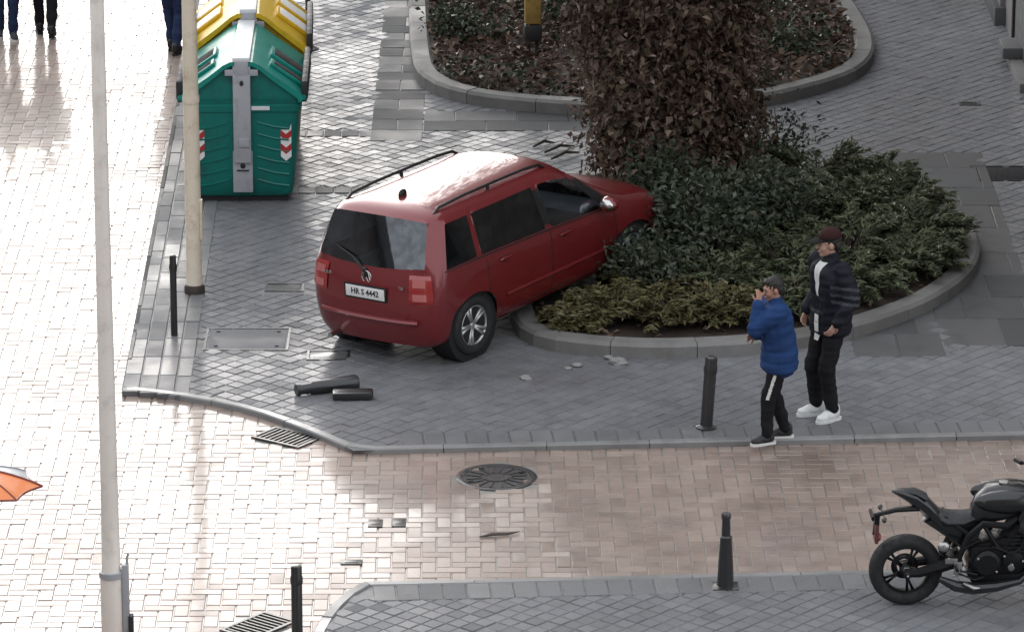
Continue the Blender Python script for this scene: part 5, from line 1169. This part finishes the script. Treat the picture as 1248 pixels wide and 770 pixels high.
    # top garment
    if top:
        b = bulk; j = MB()
        j.cone2((0, 0.05, topcut+0.03), (0, 0.05, 1.05), 0.128*b, 0.120*b); j.cone2((0, -0.05, topcut+0.03), (0, -0.05, 1.05), 0.128*b, 0.120*b)
        for s in (1, -1): j.lathe([(0.124*b, topcut-0.055), (0.131*b, topcut-0.03), (0.130*b, topcut+0.02), (0.127*b, topcut+0.16)], 18, 0, Matrix.Translation((0, 0.05*s, 0)))
        for s in (1, -1): j.cone2((0, 0.055*s, 1.02), (lean, 0.075*s, 1.33), 0.122*b, 0.122*b)
        j.ball((lean, 0, 1.385), (0.11*b, 0.165, 0.085), 16, 8)
        for i in (0, 1):
            j.cone2((lean, 0.08*(1-2*i), 1.43), sh[i], 0.06, 0.068*b); j.cone2(sh[i], el[i], 0.072*b, 0.062*b); j.cone2(el[i], wr[i]-(wr[i]-el[i]).normalized()*0.03, 0.061*b, 0.044*b)
            fw = (wr[i]-el[i]).normalized(); j.cone2(wr[i]-fw*0.045, wr[i]-fw*0.025, 0.047*b, 0.044*b)
            # creases pushed out at the elbow
            j.ball(el[i], 0.066*b, 10, 6)
        if collar: j.cone2(neck-Vector((0.0, 0, 0.01)), neck+Vector((0.0, 0, 0.045)), 0.082, 0.078)
        fn = None
        if sleeve:
            def fn(c):
                for i in (0, 1):
                    a, b_ = sh[i], wr[i]
                    if (c-el[i]).length < 0.24 and c.y*(1-2*i) > 0.17:
                        u = ((c-el[i]).dot((sh[i]-wr[i]).normalized()))
                        if abs(u-0.03) < 0.014 or abs(u+0.035) < 0.014 or abs(u-0.10) < 0.014: return 1
                return 0
        jk = blob(wear, j, [top]+([sleeve] if sleeve else []), t, vox, 3, fn, lambda c: mnoise.noise(Vector((c.x*9, c.y*9, c.z*5)))*0.014+mnoise.noise(Vector((c.x*3+c.z*14, c.y*6, c.z*16)))*0.013-0.006*max(0, 1-abs((c.z-topcut-0.05)/0.015)))
        if open_front:   # zip placket with the white shirt showing
            o_ = MB(); P = []
            for z in np.linspace(1.16, 1.47, 9):
                w_ = 0.012+0.040*max(0, (z-1.16)/0.31); P.append([(lean+0.122*b+0.006-max(0, z-1.36)*0.55, y, z) for y in np.linspace(-w_, w_, 6)])
            o_.grid(P); P = [[(0.128*b+0.008, y+0.02, z) for y in np.linspace(-0.03, 0.035, 5)] for z in np.linspace(topcut-0.10, topcut+0.14, 6)]; o_.grid(P)
            bvj = BVHTree.FromPolygons([v.co.copy() for v in jk.data.vertices], [tuple(p.vertices) for p in jk.data.polygons])
            nv = []
            for v in o_.v:
                h = bvj.ray_cast(Vector((1.0, v[1], v[2])), Vector((-1, 0, 0))); nv.append((h[0].x+0.006, v[1], v[2]) if h[0] is not None and abs(h[0].x-v[0]) < 0.08 else v)
            o_.v = nv; o_.build('shirt_front', open_front, t, sharp=0)
    if shirt:
        j = MB(); j.cone2((0, 0.045, topcut+0.02), (0, 0.045, topcut+0.20), 0.114*bulk, 0.110*bulk); j.cone2((0, -0.045, topcut+0.02), (0, -0.045, topcut+0.20), 0.114*bulk, 0.110*bulk); blob('shirt', j, shirt, t, 0.012, 2)
    if trou:
        j = MB(); j.ball((-0.01, 0, 0.93), (0.118, 0.155, 0.12), 14, 8)
        for i in (0, 1):
            j.cone2(hips[i], kn[i], 0.104, 0.078); j.cone2(kn[i], ank[i]+Vector((0, 0, 0.03)), 0.078, 0.060); j.ball(ank[i]+Vector((0.005, 0, 0.035)), (0.058, 0.055, 0.035), 10, 6)
        fn = (lambda c: 1 if (c.z > stripe[1] and c.z < 0.86 and abs(c.y) > 0.06 and abs((c.x-(kn[0].x if c.y > 0 else kn[1].x)*(0.9-c.z)/0.45)-stripe[0]) < 0.016 and abs(c.y) > 0.10) else 0) if stripe else None
        tr = blob('trousers', j, [trou]+([stripe[2]] if stripe else []), t, vox, 3, fn, lambda c: mnoise.noise(Vector((c.x*8, c.y*8, c.z*9)))*0.013+mnoise.noise(Vector((c.x*4, c.y*4, c.z*22)))*0.009)
    for i in (0, 1):
        up, sole = shoes; s_ = thing_part('shoe', t, (ank[i].x, ank[i].y, lift[i]), footyaw[i])
        m = MB(); m.ball((0.03, 0, 0.055), (0.115, 0.047, 0.055), 14, 8); m.ball((0.11, 0, 0.045), (0.075, 0.047, 0.040), 12, 6); m.cone2((-0.03, 0, 0.07), (-0.035, 0, 0.115), 0.05, 0.045)
        me = blob('upper', m, up, None, 0.009, 2); md = me.data; COL.objects.unlink(me); bpy.data.objects.remove(me)
        o = link('shoe', md, t, (ank[i].x, ank[i].y, lift[i]), (0, 0, footyaw[i]))
        m = MB(); out = [(-0.095, 0.0), (-0.08, 0.035), (0.0, 0.038), (0.10, 0.05), (0.165, 0.035), (0.19, 0.0), (0.165, -0.035), (0.10, -0.05), (0.0, -0.038), (-0.08, -0.035)]; m.prism([(p.x, p.y) for p in spline(out, 3)], 0.0, 0.028); m.build('sole', sole, o)
    if hair:
        m = MB(); m.ball((-0.022, 0, 0.045), (0.100, 0.083, 0.098), 16, 10, M=HM); m.ball((-0.060, 0, 0.0), (0.058, 0.074, 0.075), 12, 8, M=HM); m.ball((0.035, 0, 0.095), (0.055, 0.058, 0.034), 12, 6, M=HM); hr = blob('hair', m, M_hair, t, 0.009, 1, None, lambda c: mnoise.noise(c*45)*0.007)
    if hat:
        m = MB(); m.ball((-0.015, 0, 0.075), (0.108, 0.088, 0.085), 18, 10, M=HM); c_ = blob('cap', m, [hat[0], hat[1]], t, 0.009, 2, lambda c: 1 if (HM.inverted() @ c).z < 0.068 else 0)
        m = MB(); P = []
        for u in np.linspace(0.05, 0.185, 6): P.append([HM @ Vector((u, w_*(0.078 if u < 0.15 else 0.062), 0.066-0.10*(w_*w_)*0.16-max(0, u-0.1)*0.22)) for w_ in np.linspace(-1, 1, 9)])
        m.grid(P); m.grid([[p-Vector((0, 0, 0.008)) for p in r] for r in P], flip=True); m.build('peak', hat[1], c_)
    return t
def thing_part(*a): return None
M_blue = cloth('blue_jacket_cloth', (0.016, 0.045, 0.135)); M_blk = cloth('black_trouser_cloth', (0.012, 0.012, 0.014)); M_navy = cloth('black_jacket_cloth', (0.010, 0.011, 0.017), rough=0.6)
M_whitec = cloth('white_cloth', (0.62, 0.62, 0.60), var=0.06); M_greyc = cloth('grey_band_cloth', (0.055, 0.057, 0.065), var=0.1); M_shoew = plain('white_shoe', (0.70, 0.70, 0.68), 0.5, var=0.06, scale=20); M_shoeb = plain('black_shoe', (0.014, 0.014, 0.015), 0.5); M_jean = cloth('blue_jeans', (0.022, 0.035, 0.085)); M_coat = cloth('dark_coat', (0.030, 0.030, 0.036)); M_capred = cloth('red_brown_cap', (0.034, 0.013, 0.012), var=0.2); M_capb = cloth('black_cap', (0.014, 0.012, 0.012))
p = ground(948, 537)
human('person in a royal blue jacket raising one hand to the face', (p.x, p.y, 0.0), R(188), 1.58, feet=((0.13, 0.09), (-0.09, -0.09)), footyaw=(0.25, -0.1), hands=((0.235, 0.055, 1.50), (0.24, -0.08, 1.12)), hints=((0.35, 0.25, -1), (-0.8, -0.4, -0.3)), lean=0.05, headyaw=R(8), headpitch=R(10), top=M_blue, topcut=0.84, trou=M_blk, shoes=(M_shoeb, M_shoew), skin=M_skin, bulk=1.45, stripe=(0.035, 0.50, M_whitec), shirt=M_whitec, palm=((0.2, -1, 0.1), (0, 1, 0)), fcurl=(0.45, 0.5))
p = ground(1010, 508)
human('person in a black jacket, dark red cap and white trainers by the planter', (p.x, p.y, 0.0), R(210), 1.83, feet=((0.03, 0.10), (0.06, -0.11)), footyaw=(0.15, -0.25), hands=((0.10, 0.235, 0.95), (0.10, -0.235, 0.95)), hints=((-1, 0.6, 0), (-1, -0.6, 0)), lean=0.01, headyaw=R(-22), headpitch=R(3), top=M_navy, topcut=0.86, trou=M_blk, shoes=(M_shoew, M_shoew), skin=M_skin2, hat=(M_capred, M_capb), bulk=1.27, sleeve=M_greyc, open_front=M_whitec, palm=((0, -1, 0), (0, 1, 0)))
p = ground(56, 44, ROAD_Z)
human('person with black trousers and black boots walking up the wet street', (p.x, p.y, ROAD_Z), R(95), 1.74, feet=((0.16, 0.075), (-0.14, -0.075)), lift=(0, 0.02), top=M_coat, topcut=0.80, trou=M_blk, shoes=(M_shoeb, M_shoeb), skin=M_skin2, vox=0.014, bulk=1.1)
p = ground(8, 46, ROAD_Z)
human('person in dark blue jeans and pale shoes at the left edge of the wet street', (p.x, p.y, ROAD_Z), R(-80), 1.72, feet=((0.10, 0.08), (-0.08, -0.08)), top=M_coat, topcut=0.82, trou=M_jean, shoes=(M_greyc, M_shoew), skin=M_skin, vox=0.014, bulk=1.1)
p = ground(212, 64, ROAD_Z)
human('person in blue jeans walking half hidden behind the cream lamp post', (p.x, p.y, ROAD_Z), R(80), 1.72, feet=((0.12, 0.06), (-0.10, -0.06)), top=M_coat, topcut=0.82, trou=M_jean, shoes=(M_shoeb, M_shoeb), skin=M_skin, vox=0.014, bulk=1.05)
# umbrella whose tip enters on the left, and the walker holding it
UP = ground(52, 588, 1.86); UC = UP-Vector((0.56, 0.03, 0.0))
human('walker under the orange and grey umbrella just outside the left edge', (UC.x-0.12, UC.y-0.02, ROAD_Z), R(100), 1.68, feet=((0.14, 0.08), (-0.12, -0.08)), hands=((0.20, 0.14, 1.18), (-0.02, -0.27, 0.85)), hints=((-0.4, 0.5, -1), (-1, -0.4, 0)), top=M_coat, trou=M_jean, shoes=(M_shoeb, M_shoeb), skin=M_skin2, vox=0.014)
um = thing('umbrella', 'orange and grey umbrella poking in at the left edge', 'umbrella', (UC.x, UC.y, UC.z)); um.rotation_euler = (R(-2), R(2), 0)
M_ug = plain('pale_grey_canopy', (0.42, 0.43, 0.43), 0.5, var=0.1, coat=0.4); M_uo = plain('orange_canopy', (0.75, 0.21, 0.05), 0.5, var=0.1, coat=0.4); M_ur = plain('dark_red_edge', (0.16, 0.02, 0.018), 0.5, coat=0.4)
for k in range(8):
    a0, a1 = k*PI/4, (k+1)*PI/4; P = []
    for u in np.linspace(0.02, 1.0, 8):
        row = []
        for w_ in np.linspace(0, 1, 7):
            a = a0+(a1-a0)*w_; sag = 1-0.07*u*math.sin(PI*w_); ca, sa = (1-w_)*math.cos(a0)+w_*math.cos(a1), (1-w_)*math.sin(a0)+w_*math.sin(a1); row.append((0.56*u*ca*sag, 0.56*u*sa*sag, 0.13*(1-u**1.8)))
        P.append(row)
    m = MB(); m.grid(P); mt = M_ug if k in (0, 1, 2, 4, 5) else M_uo; pn = m.build('panel', mt, um, sharp=0); e = MB(); e.tube([Vector(q)+Vector((0, 0, 0.001)) for q in P[-1]], 0.009, 5); e.tube([Vector(r[0])+Vector((0, 0, 0.003)) for r in P], 0.011 if k == 0 else 0.006, 5); e.build('piping', M_ur if mt is M_uo or k == 0 else M_hinge, pn)
m = MB(); m.tube([(0, 0, 0.24), (0, 0, -0.62)], 0.009, 8); m.ball((0, 0, 0.25), 0.012, 8, 6); m.build('shaft', M_hinge, um); m = MB(); m.tube([(0, 0, -0.58), (0, 0, -0.74)], 0.016, 8); m.build('handle', M_side, um)

bpy.data.scenes.remove(TMP)
